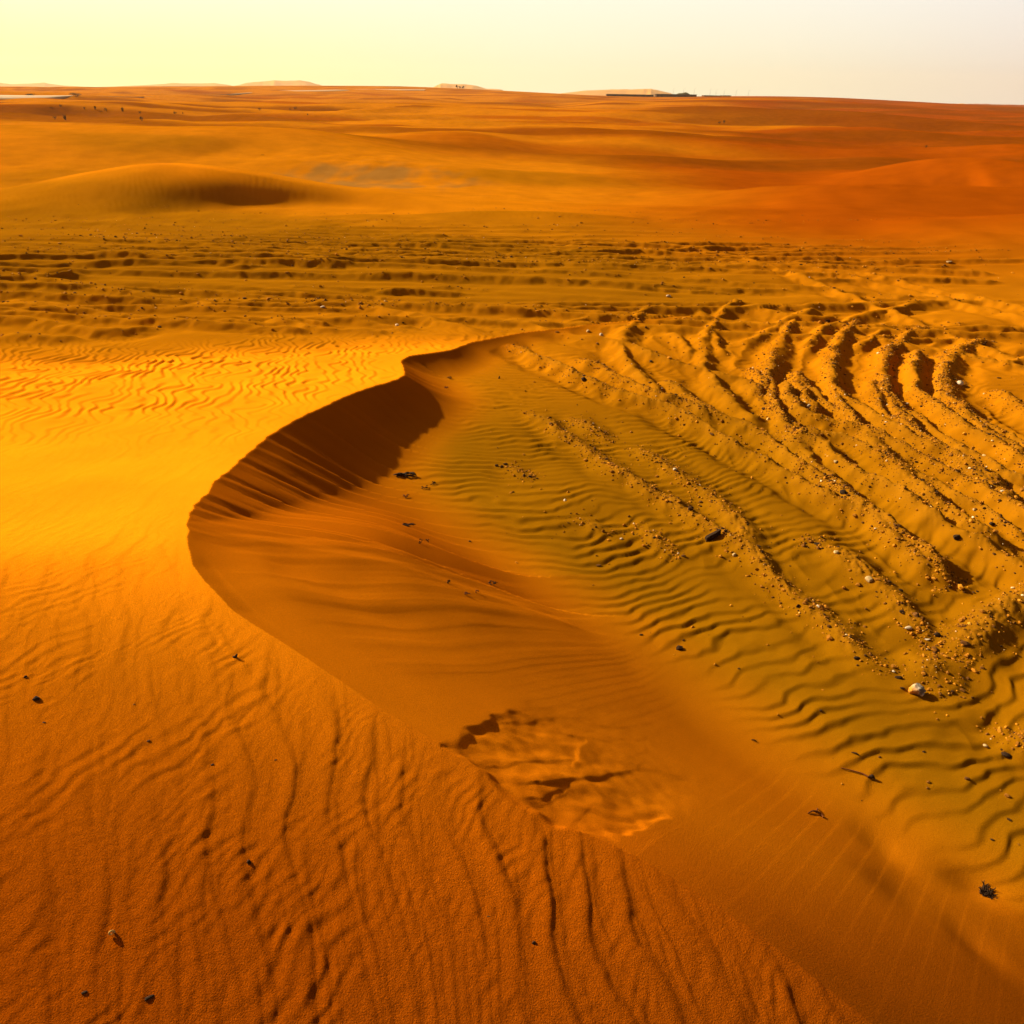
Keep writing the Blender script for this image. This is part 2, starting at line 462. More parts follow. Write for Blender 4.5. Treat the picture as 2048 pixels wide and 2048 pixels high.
# ------------------------------------------------------------------ the whole ground
def ground(x, y, want=False):
    x = np.asarray(x, F32)
    y = np.asarray(y, F32)
    sh = x.shape
    rho = np.hypot(x, y)
    z = np.zeros(sh, F32)
    M = {k: np.zeros(sh, F32) for k in ('olive', 'red', 'gravel', 'gold', 'near', 'umber', 'grey')}
    # ---- far undulation
    far = sstep(16, 60, rho)
    q = rho > 14
    if q.any():
        xq, yq, rq = x[q], y[q], rho[q]
        f = far[q]
        a = (0.06 + 0.2 * sstep(26, 45, rq)) * pn(xq / 9, yq / 5, 31) * (1 - sstep(60, 200, rq) * 0.5)
        a = a + f * (0.6 * pn(xq / 34 + 0.3 * pn(xq / 60, yq / 60, 36), yq / 17, 32))
        a = a + sstep(50, 110, rq) * (1.3 * (0.5 - np.abs(pn(xq / 55 + 0.5 * pn(xq / 80, yq / 80, 37), yq / 22, 35))) + 0.5 * (0.5 - np.abs(pn(xq / 26, yq / 11, 38))))
        a = a + sstep(60, 250, rq) * 2.0 * pn(xq / 110, yq / 55, 33)
        a = a + sstep(200, 700, rq) * 2.0 * pn(xq / 300, yq / 160, 34)
        base = a + 0.08 * sstep(12, 19.5, rq) - sstep(22, 29, rq) * (0.55 + 0.012 * np.clip(xq, 0, 60)) - 0.25 * sstep(60, 110, rq) + 0.25 * sstep(200, 400, rq)
        tot = base
        for ri, (W, wn, wf) in enumerate(RD):
            tu, tv, tH, tn, tf, ux, uy, o0 = W
            uu_ = (xq - o0[0]) * F32(ux) + (yq - o0[1]) * F32(uy)
            vv_ = -(xq - o0[0]) * F32(uy) + (yq - o0[1]) * F32(ux)
            pad = 3.2 * max(wn.max(), wf.max())
            k = (uu_ > tu[0]) & (uu_ < tu[-1]) & (vv_ > tv.min() - pad) & (vv_ < tv.max() + pad)
            if not k.any():
                continue
            xx, yy, uu_, vv_ = xq[k], yq[k], uu_[k], vv_[k]
            sc = float(np.mean(wn))
            vv_ = vv_ + 0.10 * sc * pn(xx / (sc * 2.5), yy / (sc * 2.5), 52)
            H = np.interp(uu_, tu, tH)
            a_n = np.interp(uu_, tu, tn)
            a_f = np.interp(uu_, tu, tf)
            sl_ = np.gradient(tv, tu)
            side = (np.interp(uu_, tu, tv) - vv_) / np.sqrt(1 + np.interp(uu_, tu, sl_) ** 2)
            d = np.abs(side)
            u = np.where(side > 0, d / a_n, d / a_f)
            pr = np.where(side > 0, 1 / (1 + np.exp(np.clip((u - 1.0) * 4.2, -30, 30))) / (1 / (1 + math.exp(-4.2))), np.exp(-u * u * 0.7))
            pr = np.where(side > 0, 0.55 * pr + 0.45 * np.clip(1 - u / 1.9, 0, 1) ** 1.4, pr)
            f_ = (uu_ - tu[0]) / (tu[-1] - tu[0])
            e0 = sstep(0, 0.3 if ri == 5 else 0.5 if 2 <= ri <= 8 else 0.12, f_) * (1 - sstep(0.55 if ri in (1, 2, 6, 9, 10) else 0.86, 1, f_))
            t = tot[k]
            hz = t * (1 - pr) + H * pr
            tot[k] = t + (hz - t) * e0
        z[q] = tot * sstep(14, 19, rq)
        # small ripples on the mid dunes, crest lines running away from the camera
        k = (rq > 14) & (rq < 60)
        xx, yy, rr = xq[k], yq[k], rq[k]
        ph = xx * 0.96 + yy * 0.28 + 0.35 * pn(xx / 1.6, yy / 1.2, 61) + 0.10 * pn(xx / 0.4, yy / 0.4, 62)
        lam = 0.17
        am = 0.0026 * sstep(17, 20, rr) * (1 - sstep(32, 55, rr)) * np.clip(0.7 + 0.9 * pn(xx / 5, yy / 5, 63), 0, 1.4) * (1 - sstep(2, 9, xx))
        zz = z[q]
        zz[k] += saw(TAU * ph / lam, 0.5) * am
        # lumpy trodden sand
        lum = pn(xx / 1.1, yy / 0.7, 64) * 0.05 + pn(xx / 0.38, yy / 0.3, 65) * 0.018
        band = sstep(14, 16, rr) * (1 - sstep(20, 24, rr)) + 0.8 * sstep(25, 30, rr) * (1 - sstep(45, 60, rr))
        zz[k] += lum * band * np.clip(0.5 + 0.8 * pn(xx / 6, yy / 4, 66), 0, 1)
        zz[k] += 0.5 * lum * 0
        kf = (rq > 45) & (rq < 260)
        zz[kf] += (0.10 * pn(xq[kf] / 4.5, yq[kf] / 2.6, 67)) * sstep(45, 70, rq[kf]) * (1 - sstep(160, 260, rq[kf]))
        z[q] = zz
    # ---- near ground
    q = (rho < 20)
    if q.any():
        xq, yq, rq = x[q], y[q], rho[q]
        w, d, s, left = (np.zeros(xq.shape, F32) for _ in range(4))
        kk = (yq < 11.5) & (xq > -30) & (xq < 7)
        w_, d_, s_, l_, zc_ = crest_part(xq[kk], yq[kk])
        base = flat_base(xq, yq)
        leftm = np.zeros(xq.shape, bool)
        leftm[kk] = l_
        dd = np.full(xq.shape, 9.0, F32)
        dd[kk] = d_
        ss = np.zeros(xq.shape, F32)
        ss[kk] = s_
        sl = np.full(xq.shape, -5.0, F32)
        sl[kk] = zc_
        ww = np.full(xq.shape, -5.0, F32)
        ww[kk] = w_
        onflat = np.where(leftm, 1 - sstep(-0.05, 0.12, ww), 1 - sstep(-0.30, 0.03, sl))
        onslip = np.where(leftm, 0, sstep(-0.12, 0.06, sl))
        # windward crest rounding toward the plain
        # --- bowl ripples
        x0 = xq
        q1 = 0.62 * np.log1p(np.exp((xq - 0.35) / 0.28)) * 0.28 - 0.25 * np.log1p(np.exp((xq - 2.6) / 0.5)) * 0.5
        wrp = 0.20 * pn(xq / 0.9, yq / 0.9, 1) + 0.075 * pn(xq / 0.27, yq / 0.27, 2) + 0.018 * pn(xq / 0.09, yq / 0.09, 8) + 0.4 * pn(xq / 3, yq / 3, 7)
        ph = (q1 - yq + wrp) / (0.125 - 0.004 * np.clip(yq - 4, 0, 8))
        th = TAU * ph
        am = 0.0070 * np.clip(0.75 + 0.8 * pn(xq / 0.7, yq / 0.5, 3) + 0.35 * pn(xq / 0.25, yq / 0.25, 9), 0.05, 1.35)
        am = am * (1 - 0.3 * sstep(0.6, 1.6, xq)) * onflat * (1 - sstep(8.5, 13.5, rq)) * (1 - sstep(6.5, 9, yq) * 0.35)
        rip = saw(th, 0.6) * am
        # --- berms and ruts
        bz = np.zeros(xq.shape, F32)
        gv = np.zeros(xq.shape, F32)
        rut = np.zeros(xq.shape, F32)
        wv = 0.05 * pn(xq / 0.35, yq / 0.35, 71) + 0.02 * pn(xq / 0.12, yq / 0.12, 72)
        for P, hh, wd, s0_, Lb, pid in PIECES:
            pad = 0.55
            lo = P.min(0) - pad
            hi = P.max(0) + pad
            k = (xq > lo[0]) & (xq < hi[0]) & (yq > lo[1]) & (yq < hi[1])
            if not k.any():
                continue
            db, sb, sd = polydist(xq[k], yq[k], P, True)
            sb = sb + F32(s0_)
            taper = np.clip(np.minimum(sb, Lb - sb) / 0.25, 0, 1)
            ds = db * np.where(sd == 0, 1, sd) + wv[k]
            mod = np.clip(0.85 + 0.30 * pn(sb * 0.9 + pid[0] * 5, sb * 0 + pid[1] * 3, 73) + 0.18 * pn(sb * 4.5 + pid[0] * 5, sb * 0 + pid[1] * 3, 68), 0.15, 1.5) * taper
            g = np.exp(-(ds / wd) ** 2) * mod
            t = np.exp(-((np.abs(ds) - 2.3 * wd) / (1.1 * wd)) ** 2) * taper
            v = bz[k]
            bz[k] = np.maximum(v, hh * g) - 0.0 * t
            rut[k] = np.maximum(rut[k], t * hh)
            gv[k] = np.maximum(gv[k], np.clip(g, 0, 1))
        plain = onflat * (1 - sstep(0.02, 0.3, onslip))
        gvn = gv * plain
        clod = np.abs(pn(xq / 0.055, yq / 0.055, 74)) * 0.018 + np.abs(pn(xq / 0.024, yq / 0.024, 69)) * 0.008 * (1 - sstep(6, 10, rq)) + np.clip(pn(xq / 0.10, yq / 0.10, 75), 0, 1) * 0.020 + np.clip(pn(xq / 0.028, yq / 0.028, 76), 0, 1) * 0.008 * (1 - sstep(5, 8, rq))
        rough = np.maximum(gvn * gvn * (1 - 0.70 * sstep(8.3, 9.7, yq)), 0.10 * sstep(9.5, 11.5, yq) * (1 - sstep(15, 18, yq)) * np.clip(0.4 + pn(xq / 1.3, yq / 0.8, 77), 0, 1))
        # general churned relief of the plain beyond the dune and on the right
        churn_zone = np.maximum(sstep(9.3, 10.4, yq), 0.22 * sstep(1.5, 3.2, xq) * sstep(5.5, 7.5, yq)) * (1 - sstep(16, 19, yq)) * (1 - 0.8 * sstep(5.5, 8.5, xq) * sstep(11, 13, yq))
        chz = (pn(xq / 2.6, yq / 0.50, 78) * 0.022 + pn(xq / 1.9, yq / 0.24, 79) * 0.014 + pn(xq / 0.25, yq / 0.12, 80) * 0.004) * churn_zone
        flat = base + (bz - 0.55 * rut * (1 - gv)) * plain + clod * rough * plain + rip * (1 - np.clip(gvn * 1.6, 0, 1)) * (1 - 0.6 * churn_zone) + chz * plain
        # --- slip face: below the brink, with fine grain-flow lines
        lee = smax(sl, flat, 0.12 + 0.06 * sstep(3.2, 5.0, yq))
        # --- windward ripples
        k = leftm
        xk, yk = xq[k], yq[k]
        lowy = 1 - sstep(1.9, 3.6, yk)
        sx_ = sstep(-0.6, 0.7, xk)
        big_ = 0.25 * pn(xk / 2.0, yk / 2.0, 13)
        r1 = np.zeros(xk.shape, F32)
        kk2 = yk < 5.5
        xv, yv = xk[kk2], yk[kk2]
        sv, bv, lv = sx_[kk2], big_[kk2], lowy[kk2]
        rv = np.zeros(xv.shape, F32)
        for q_, (tilt, lam, amp, sd0) in enumerate([(0.30, 0.125, 0.0105, 110), (0.16, 0.066, 0.0042, 120), (-0.14, 0.074, 0.0032, 130), (0.38, 0.080, 0.0050, 170)]):
            wp = bv + (0.060 if q_ == 0 else 0.045) * pn(xv / 0.30, yv / 0.34, sd0) + 0.015 * pn(xv / 0.11, yv / 0.13, sd0 + 1) + 0.003 * pn(xv / 0.035, yv / 0.045, sd0 + 2)
            m_ = np.clip((0.42 if q_ == 0 else 0.58) + (0.35 if q_ == 0 else 0.0) * sv + 0.5 * pn(xv / 0.45, yv / 0.6, sd0 + 3) + 0.28 * pn(xv / 0.14, yv / 0.30, sd0 + 4), 0.0, 1.05)
            rv = np.maximum(rv, ridge_wave((xv + (tilt + 0.10 * sv) * yv + wp) / lam, 0.25 if q_ == 0 else 0.32) * amp * m_)
        rv = rv * (0.22 + 0.78 * lv)
        r1[kk2] = rv
        r2 = np.zeros(xk.shape, F32)
        fv = np.zeros(xv.shape, F32)
        for lam, amp, sd0 in ((0.034, 0.0010, 140), (0.052, 0.0016, 150)):
            wp = 0.045 * pn(xv / 0.17, yv / 0.17, sd0) + 0.010 * pn(xv / 0.05, yv / 0.05, sd0 + 1)
            m_ = np.clip(0.1 + 1.0 * pn(xv / 0.35, yv / 0.35, sd0 + 2) + 0.6 * pn(xv / 0.09, yv / 0.09, sd0 + 3), 0, 1)
            fv = fv + saw(TAU * (xv * 0.84 - yv * 0.46 + wp) / lam, 0.4) * amp * m_
        fv = fv + 0.0006 * pn(xv / 0.030, yv / 0.022, 160) + 0.0004 * pn(xv / 0.014, yv / 0.012, 161)
        r2[kk2] = fv * (0.35 + 0.65 * lv) * (1 - sstep(4, 5.5, yv))
        # ripples of the far part of the dune, stronger to the left
        ph3 = (xk * 0.9 + yk * 0.25 + 0.16 * pn(xk / 0.5, yk / 0.4, 19) + 0.06 * pn(xk / 0.2, yk / 0.2, 20)) / 0.105
        a3 = 0.0095 * sstep(4.2, 7.4, yk) * (1 - sstep(9.4, 11, yk)) * np.clip(0.45 + 0.35 * sstep(-1, -3.5, xk) + 0.8 * pn(xk / 0.8, yk / 0.5, 23), 0, 1.3)
        r3 = saw(TAU * ph3, 0.6) * a3
        soft = 0.022 * pn(xk / 1.2, yk / 1.1, 24) * sstep(0.1, 0.8, dd[k])
        wz = ww[k] + (r1 + r2) * (1 - sstep(7, 9, yk)) * (0.35 + 0.65 * sstep(0.0, 0.10, dd[k])) + r3 * (0.3 + 0.7 * sstep(0, 0.3, dd[k])) + soft
        lee[k] = smax(wz, flat[k], 0.06)
        zz = lee
        # --- slump
        k = (xq > SLUMP[:, 0].min() - 0.1) & (xq < SLUMP[:, 0].max() + 0.1) & (yq > SLUMP[:, 1].min() - 0.1) & (yq < SLUMP[:, 1].max() + 0.1)
        if k.any():
            xk, yk = xq[k], yq[k]
            xw = xk + 0.012 * pn(xk / 0.09, yk / 0.09, 81)
            yw = yk + 0.012 * pn(xk / 0.09, yk / 0.09, 82)
            ds, _, _ = polydist(xw, yw, np.concatenate([SLUMP, SLUMP[:1]]))
            ins = inside(xw, yw, SLUMP)
            inn = np.where(ins, sstep(0, 0.05 + 0.13 * sstep(0.30, 0.75, dd[k]), ds + 0.02 * pn(xk / 0.06, yk / 0.06, 86)), 0)
            rimw = np.where(ins, 0, np.exp(-(ds / 0.025) ** 2)) * 0.0
            dep = 0.017 - 0.017 * np.exp(-((xk - SLC[0]) ** 2 + (yk - SLC[1]) ** 2) / 0.20 ** 2)
            inn = inn * (1 - 0.75 * sstep(0.36, 0.80, dd[k])) * (1 - 0.6 * np.exp(-((xk - SLE[0]) ** 2 + (yk - SLE[1]) ** 2) / 0.12 ** 2))
            lob = np.zeros(xk.shape, F32)
            for P, hh, wd in LOBES:
                dl, sl_, sd_ = polydist(xw, yw, P, True)
                # a step: gentle behind, abrupt in front
                u = dl * np.where(sd_ == 0, 1, sd_)
                pr = np.where(u > 0, np.exp(-(u / (wd * 0.6)) ** 2), np.exp(-(u / (wd * 2.6)) ** 2))
                lob = np.maximum(lob, 0.34 * hh * pr)
            wob = 0.010 * pn(xk / 0.14, yk / 0.10, 83) + 0.004 * pn(xk / 0.05, yk / 0.05, 84)
            zz[k] += -dep * inn + (lob + wob) * inn + rimw
        for (px_, py_, rx, ry, dp), c in zip(PITS, PITW):
            e = ((xq - c[0]) / (rx * 1.6)) ** 2 + ((yq - c[1]) / (ry * 1.6)) ** 2
            k = e < 6
            zz[k] += -dp * np.exp(-e[k]) 
        blend = 1 - sstep(15.5, 19.5, rq)
        z[q] = z[q] * (1 - blend) + zz * blend
        if want:
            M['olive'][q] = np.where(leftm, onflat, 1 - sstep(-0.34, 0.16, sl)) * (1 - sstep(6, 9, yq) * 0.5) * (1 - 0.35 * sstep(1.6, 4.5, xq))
            M['red'][q] = np.maximum(np.where(leftm, 0, sstep(-0.34, 0.22, sl)) * (0.50 + 0.22 * sstep(CRL[KC] - 1.0, CRL[KC] + 0.6, ss)), 0)  # redder slip sand, with shade painted into the colour on its shadowed end
            M['gravel'][q] = rough
            M['near'][q] = 1 - sstep(2.0, 6.5, rq)
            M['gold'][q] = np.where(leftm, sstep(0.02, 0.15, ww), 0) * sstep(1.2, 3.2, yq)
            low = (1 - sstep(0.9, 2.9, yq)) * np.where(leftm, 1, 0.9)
            M['red'][q] = np.maximum(M['red'][q], low * (1 - plain))  # near sand reddened towards the camera; foreground darkness painted into the colour
            M['umber'][q] = np.where(leftm, 0.55, 0.8) * (1 - sstep(0.55, 1.55, yq - 0.42 * xq)) * (1 - plain)  # umber deepens the painted foreground darkness, most at the right
    if want:
        v = sstep(-0.1, 0.8, (x - 0.06 * y) / (0.35 * y + 6) + 0.4 * pn(x / 22, y / 12, 91) + 0.45 * pn(x / 60, y / 14, 93) + 0.3 * sstep(40, 120, y) * pn(x / 200, y / 40, 94)) * sstep(11, 20, y)
        v = np.maximum(v, 0.7 * sstep(0.05, 0.5, pn(x / 45, y / 9, 95)) * sstep(40, 60, y))
        M['red'] = np.maximum(M['red'], v)
        o = sstep(9, 12, y) * (1 - sstep(17.5, 20.5, y + 0.5 * (x + 4))) * (1 - sstep(2, 8, x))
        o = np.maximum(o, 0.6 * sstep(0.15, 0.6, pn(x / 12, y / 7, 92)) * sstep(18, 26, y) * (1 - sstep(60, 120, y)))
        M['olive'] = np.maximum(M['olive'], 0.75 * o)
        M['gold'] = np.maximum(M['gold'], 0.75 * np.exp(-(((x + 11.5) / 4.5) ** 2 + ((y - 21.4) / 2.2) ** 2) ** 2))  # lit left face of the mid dune, brightness painted into the colour
        M['gold'] = np.maximum(M['gold'], 0.8 * np.exp(-(((x - 12.0) / 4.0) ** 2 + ((y - 17.6) / 1.8) ** 2) ** 2))  # right-hand mound brightened by colour, as if its near face were lit
        M['grey'] = 0.62 * sstep(0.05, 0.4, np.exp(-(((x + 6.2) / 4.2) ** 2 + ((y - 34.0) / 3.6) ** 2))) * sstep(0.25, 0.95, np.exp(-(((x + 6.2) / 4.2) ** 2 + ((y - 34.0) / 3.6) ** 2)) + 0.5 * pn(x / 1.6, y / 2.4, 99) + 0.3 * pn(x / 0.5, y / 1.2, 100))
        u_ = sstep(0.05, 0.55, pn(x / 50 + 0.4 * pn(x / 30, y / 30, 97), y / 12, 96) + 0.35 * pn(x / 120, y / 30, 98) + 0.25 * sstep(0, 0.7, x / (0.5 * y + 5)))
        M['umber'] = np.maximum(M['umber'], 0.8 * u_ * sstep(26, 42, y))  # dark bands painted across the far sand in place of shaded slopes
        return z, M
    return z


# ------------------------------------------------------------------ materials
def newmat(name):
    m = bpy.data.materials.new(name)
    m.use_nodes = True
    nt = m.node_tree
    b = nt.nodes['Principled BSDF']
    b.inputs['Roughness'].default_value = 0.95
    b.inputs['Specular IOR Level'].default_value = 0.1
    return m, nt, b


def node(nt, t, **kw):
    n = nt.nodes.new(t)
    for k, v in kw.items():
        setattr(n, k, v)
    return n


def attr(nt, name):
    a = node(nt, 'ShaderNodeAttribute')
    a.attribute_name = name
    return a.outputs['Fac']


def mixc(nt, fac, a, b, mode='MIX'):
    m = node(nt, 'ShaderNodeMix', data_type='RGBA', blend_type=mode)
    for sock, val in ((m.inputs[0], fac), (m.inputs[6], a), (m.inputs[7], b)):
        if isinstance(val, bpy.types.NodeSocket):
            nt.links.new(val, sock)
        else:
            sock.default_value = val if not isinstance(val, tuple) else (*val, 1)
    return m.outputs[2]


def maprange(nt, v, a, b, c, d):
    m = node(nt, 'ShaderNodeMapRange')
    nt.links.new(v, m.inputs[0])
    for i, k in enumerate((a, b, c, d)):
        m.inputs[i + 1].default_value = k
    return m.outputs[0]


def mul(nt, a, b):
    m = node(nt, 'ShaderNodeMath', operation='MULTIPLY')
    for s, v in ((m.inputs[0], a), (m.inputs[1], b)):
        if isinstance(v, bpy.types.NodeSocket):
            nt.links.new(v, s)
        else:
            s.default_value = v
    return m.outputs[0]


def noise_tex(nt, scale, detail=3, rough=0.55, vec=None):
    n = node(nt, 'ShaderNodeTexNoise')
    n.inputs['Scale'].default_value = scale
    n.inputs['Detail'].default_value = detail
    n.inputs['Roughness'].default_value = rough
    if vec is not None:
        nt.links.new(vec, n.inputs['Vector'])
    return n.outputs['Fac']


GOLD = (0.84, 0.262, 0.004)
SAND = (0.52, 0.175, 0.0025)
GREY = (0.20, 0.125, 0.035)
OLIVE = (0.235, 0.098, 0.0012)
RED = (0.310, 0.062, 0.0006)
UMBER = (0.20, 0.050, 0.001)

sand, nt, bs = newmat('desert sand')
geo = node(nt, 'ShaderNodeNewGeometry')
pos = geo.outputs['Position']
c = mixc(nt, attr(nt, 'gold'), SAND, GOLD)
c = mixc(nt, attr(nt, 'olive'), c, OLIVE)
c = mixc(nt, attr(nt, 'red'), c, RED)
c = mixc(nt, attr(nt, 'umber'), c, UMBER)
c = mixc(nt, attr(nt, 'grey'), c, GREY)
gcol = mixc(nt, noise_tex(nt, 60, 3, 0.6, pos), (0.16, 0.07, 0.004), (0.40, 0.165, 0.006))
c = mixc(nt, mul(nt, attr(nt, 'gravel'), 0.75), c, gcol)
big = maprange(nt, noise_tex(nt, 0.9, 4, 0.6, pos), 0.3, 0.7, 0.86, 1.10)
grain = maprange(nt, noise_tex(nt, 330, 2, 0.7, pos), 0.3, 0.7, 0.62, 1.36)
gm = node(nt, 'ShaderNodeMix', data_type='FLOAT')
nt.links.new(mul(nt, attr(nt, 'near'), 0.9), gm.inputs[0])
gm.inputs[2].default_value = 1.0
nt.links.new(grain, gm.inputs[3])
tone = mul(nt, big, gm.outputs[0])
vm = node(nt, 'ShaderNodeVectorMath', operation='SCALE')
nt.links.new(c, vm.inputs[0])
nt.links.new(tone, vm.inputs['Scale'])
nt.links.new(vm.outputs[0], bs.inputs['Base Color'])
bp = node(nt, 'ShaderNodeBump')
bp.inputs['Distance'].default_value = 0.004
nt.links.new(mul(nt, attr(nt, 'near'), 0.85), bp.inputs['Strength'])
nt.links.new(noise_tex(nt, 260, 3, 0.7, pos), bp.inputs['Height'])
nt.links.new(bp.outputs[0], bs.inputs['Normal'])
bs.inputs['Roughness'].default_value = 1.0
bs.inputs['Specular IOR Level'].default_value = 0.0


def simple(name, col, var=0.25, scale=30, rough=0.9, bump=0.0):
    m, nt, b = newmat(name)
    tc = node(nt, 'ShaderNodeTexCoord')
    f = noise_tex(nt, scale, 4, 0.6, tc.outputs['Object'])
    lo = tuple(v * (1 - var) for v in col)
    hi = tuple(min(1, v * (1 + var)) for v in col)
    nt.links.new(mixc(nt, maprange(nt, f, 0.3, 0.7, 0, 1), lo, hi), b.inputs['Base Color'])
    b.inputs['Roughness'].default_value = rough
    if bump:
        bp = node(nt, 'ShaderNodeBump')
        bp.inputs['Strength'].default_value = 0.7
        bp.inputs['Distance'].default_value = bump
        nt.links.new(f, bp.inputs['Height'])
        nt.links.new(bp.outputs[0], b.inputs['Normal'])
    return m


M_PALE = simple('pale limestone', (0.46, 0.33, 0.15), 0.25, 60, 0.85, 0.002)
M_WHITE = simple('white quartz', (0.52, 0.43, 0.30), 0.2, 60, 0.6, 0.001)
M_DARK = simple('dark desert stone', (0.035, 0.018, 0.008), 0.5, 70, 0.8, 0.002)
M_BROWN = simple('brown stone', (0.13, 0.055, 0.012), 0.4, 70, 0.9, 0.002)
M_WOOD = simple('weathered dark wood', (0.03, 0.016, 0.008), 0.5, 90, 0.9, 0.001)
M_TWIG = simple('dry red brown twig', (0.12, 0.035, 0.01), 0.4, 90, 0.9)
M_SHELL = simple('cream shell', (0.50, 0.30, 0.08), 0.2, 80, 0.7)
M_LEAF = simple('dusty shrub leaf', (0.075, 0.055, 0.018), 0.5, 3, 0.9)
M_LEAFG = simple('grey green desert foliage', (0.10, 0.085, 0.035), 0.5, 1, 0.9)
M_BARK = simple('shrub bark', (0.07, 0.04, 0.015), 0.4, 5, 0.9)
M_WALL = simple('dark rendered wall', (0.10, 0.045, 0.015), 0.25, 0.3, 0.9)
M_ROOF = simple('brown flat roof', (0.14, 0.07, 0.03), 0.2, 0.3, 0.9)  # plain brown for the flat roofs
M_DOOR = simple('brown metal door', (0.05, 0.03, 0.02), 0.2, 1, 0.7)
M_POLE = simple('galvanised pole', (0.35, 0.3, 0.25), 0.1, 1, 0.5)
M_ROAD = simple('pale dusty asphalt', (0.52, 0.36, 0.20), 0.08, 0.05, 0.9)
M_HILL = simple('far sand hill', (0.62, 0.30, 0.06), 0.12, 0.01, 1.0)

# gravel material: every stone has a tone of its own
M_GRAVEL, nt, b = newmat('mixed gravel')
t_ = node(nt, 'ShaderNodeAttribute')
t_.attribute_name = 'tone'
rp = node(nt, 'ShaderNodeValToRGB')
rp.color_ramp.interpolation = 'LINEAR'
el = rp.color_ramp.elements
el[0].position = 0.0
el[0].color = (0.03, 0.014, 0.005, 1)
el[1].position = 1.0
el[1].color = (0.85, 0.7, 0.45, 1)
for p_, c_ in ((0.18, (0.10, 0.04, 0.008, 1)), (0.40, (0.36, 0.14, 0.008, 1)), (0.80, (0.62, 0.27, 0.015, 1)), (0.93, (0.72, 0.46, 0.14, 1))):
    e = el.new(p_)
    e.color = c_
nt.links.new(t_.outputs['Fac'], rp.inputs[0])
nt.links.new(rp.outputs[0], b.inputs['Base Color'])

# ------------------------------------------------------------------ ground mesh: fan of strips, finer close by
CX, CY = 0.0, -2.0
R0 = 0.9
rows = [R0]
while rows[-1] < 4200:
    r = rows[-1]
    dcam = max(r - 2.0, 0)
    dr = 1.25 * 0.00124 * (dcam * dcam + 3.2) / 1.75
    if r > 60:
        cap = 0.013 * r
    elif r > 22:
        cap = 0.0050 * r
    else:
        cap = (0.0036 if dcam < 8 or dcam > 18 else 0.0026) * max(dcam, 1.2)
    rows.append(r + max(0.003, min(dr, cap)))
rows = np.array(rows)
a_in = np.arange(-0.66, 0.66, 0.00112)
step = 0.0012
right_ = []
a = 0.66
while a < 1.45:
    right_.append(a)
    a += step
    step = min(step * 1.03, 0.012)
right_ = np.array(right_)
ang = np.concatenate([-right_[::-1] - 0.0, a_in[1:], right_])
NR, NA = len(rows), len(ang)
print('ground grid', NR, NA, NR * NA)
A, R = np.meshgrid(ang, rows)
gx = (CX + R * np.sin(A)).astype(F32).ravel()
gy = (CY + R * np.cos(A)).astype(F32).ravel()
import time
t0 = time.time()
gz, GM = ground(gx, gy, True)
print('ground heights', time.time() - t0)


def mesh_np(name, co, faces, mat, smooth=True, attrs=None):
    me = bpy.data.meshes.new(name)
    n = len(co)
    f = np.asarray(faces, np.int32)
    k = f.shape[1]
    me.vertices.add(n)
    me.vertices.foreach_set('co', np.asarray(co, F32).ravel())
    me.loops.add(f.size)
    me.loops.foreach_set('vertex_index', f.ravel())
    me.polygons.add(len(f))
    me.polygons.foreach_set('loop_start', np.arange(0, f.size, k, dtype=np.int32))
    me.polygons.foreach_set('use_smooth', np.full(len(f), smooth, bool))
    me.update(calc_edges=True)
    for kk, v in (attrs or {}).items():
        at = me.attributes.new(kk, 'FLOAT', 'POINT')
        at.data.foreach_set('value', np.asarray(v, F32))
    if mat:
        me.materials.append(mat)
    return me


def link(name, me, parent=None):
    o = bpy.data.objects.new(name, me)
    COL.objects.link(o)
    if parent:
        o.parent = parent
    return o


def tag(o, label, cat, group=None):
    o['label'] = label
    o['category'] = cat
    if group:
        o['group'] = group
    return o


idx = np.arange(NR * NA, dtype=np.int32).reshape(NR, NA)
quads = np.stack([idx[:-1, :-1], idx[:-1, 1:], idx[1:, 1:], idx[1:, :-1]], -1).reshape(-1, 4)
# facing up
quads = quads[:, ::-1]
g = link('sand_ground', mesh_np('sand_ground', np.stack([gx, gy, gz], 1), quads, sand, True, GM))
g['kind'] = 'structure'
g['label'] = 'orange desert sand with dune, ripples and wheel tracks'


_lr = np.asarray(rows)
_G = gz.reshape(NR, NA)


def hgrid(x, y):
    """height of the finished ground mesh"""
    x = np.asarray(x, float)
    y = np.asarray(y, float)
    r = np.clip(np.hypot(x - CX, y - CY), _lr[0], _lr[-2])
    a = np.clip(np.arctan2(x - CX, y - CY), ang[0], ang[-2])
    i = np.clip(np.searchsorted(_lr, r) - 1, 0, NR - 2)
    j = np.clip(np.searchsorted(ang, a) - 1, 0, NA - 2)
    u = (r - _lr[i]) / (_lr[i + 1] - _lr[i])
    v = (a - ang[j]) / (ang[j + 1] - ang[j])
    return (_G[i, j] * (1 - u) + _G[i + 1, j] * u) * (1 - v) + (_G[i, j + 1] * (1 - u) + _G[i + 1, j + 1] * u) * v


def spot(P, t1=3000, n=2500):
    return march(P, hgrid, 0.8, t1, n)


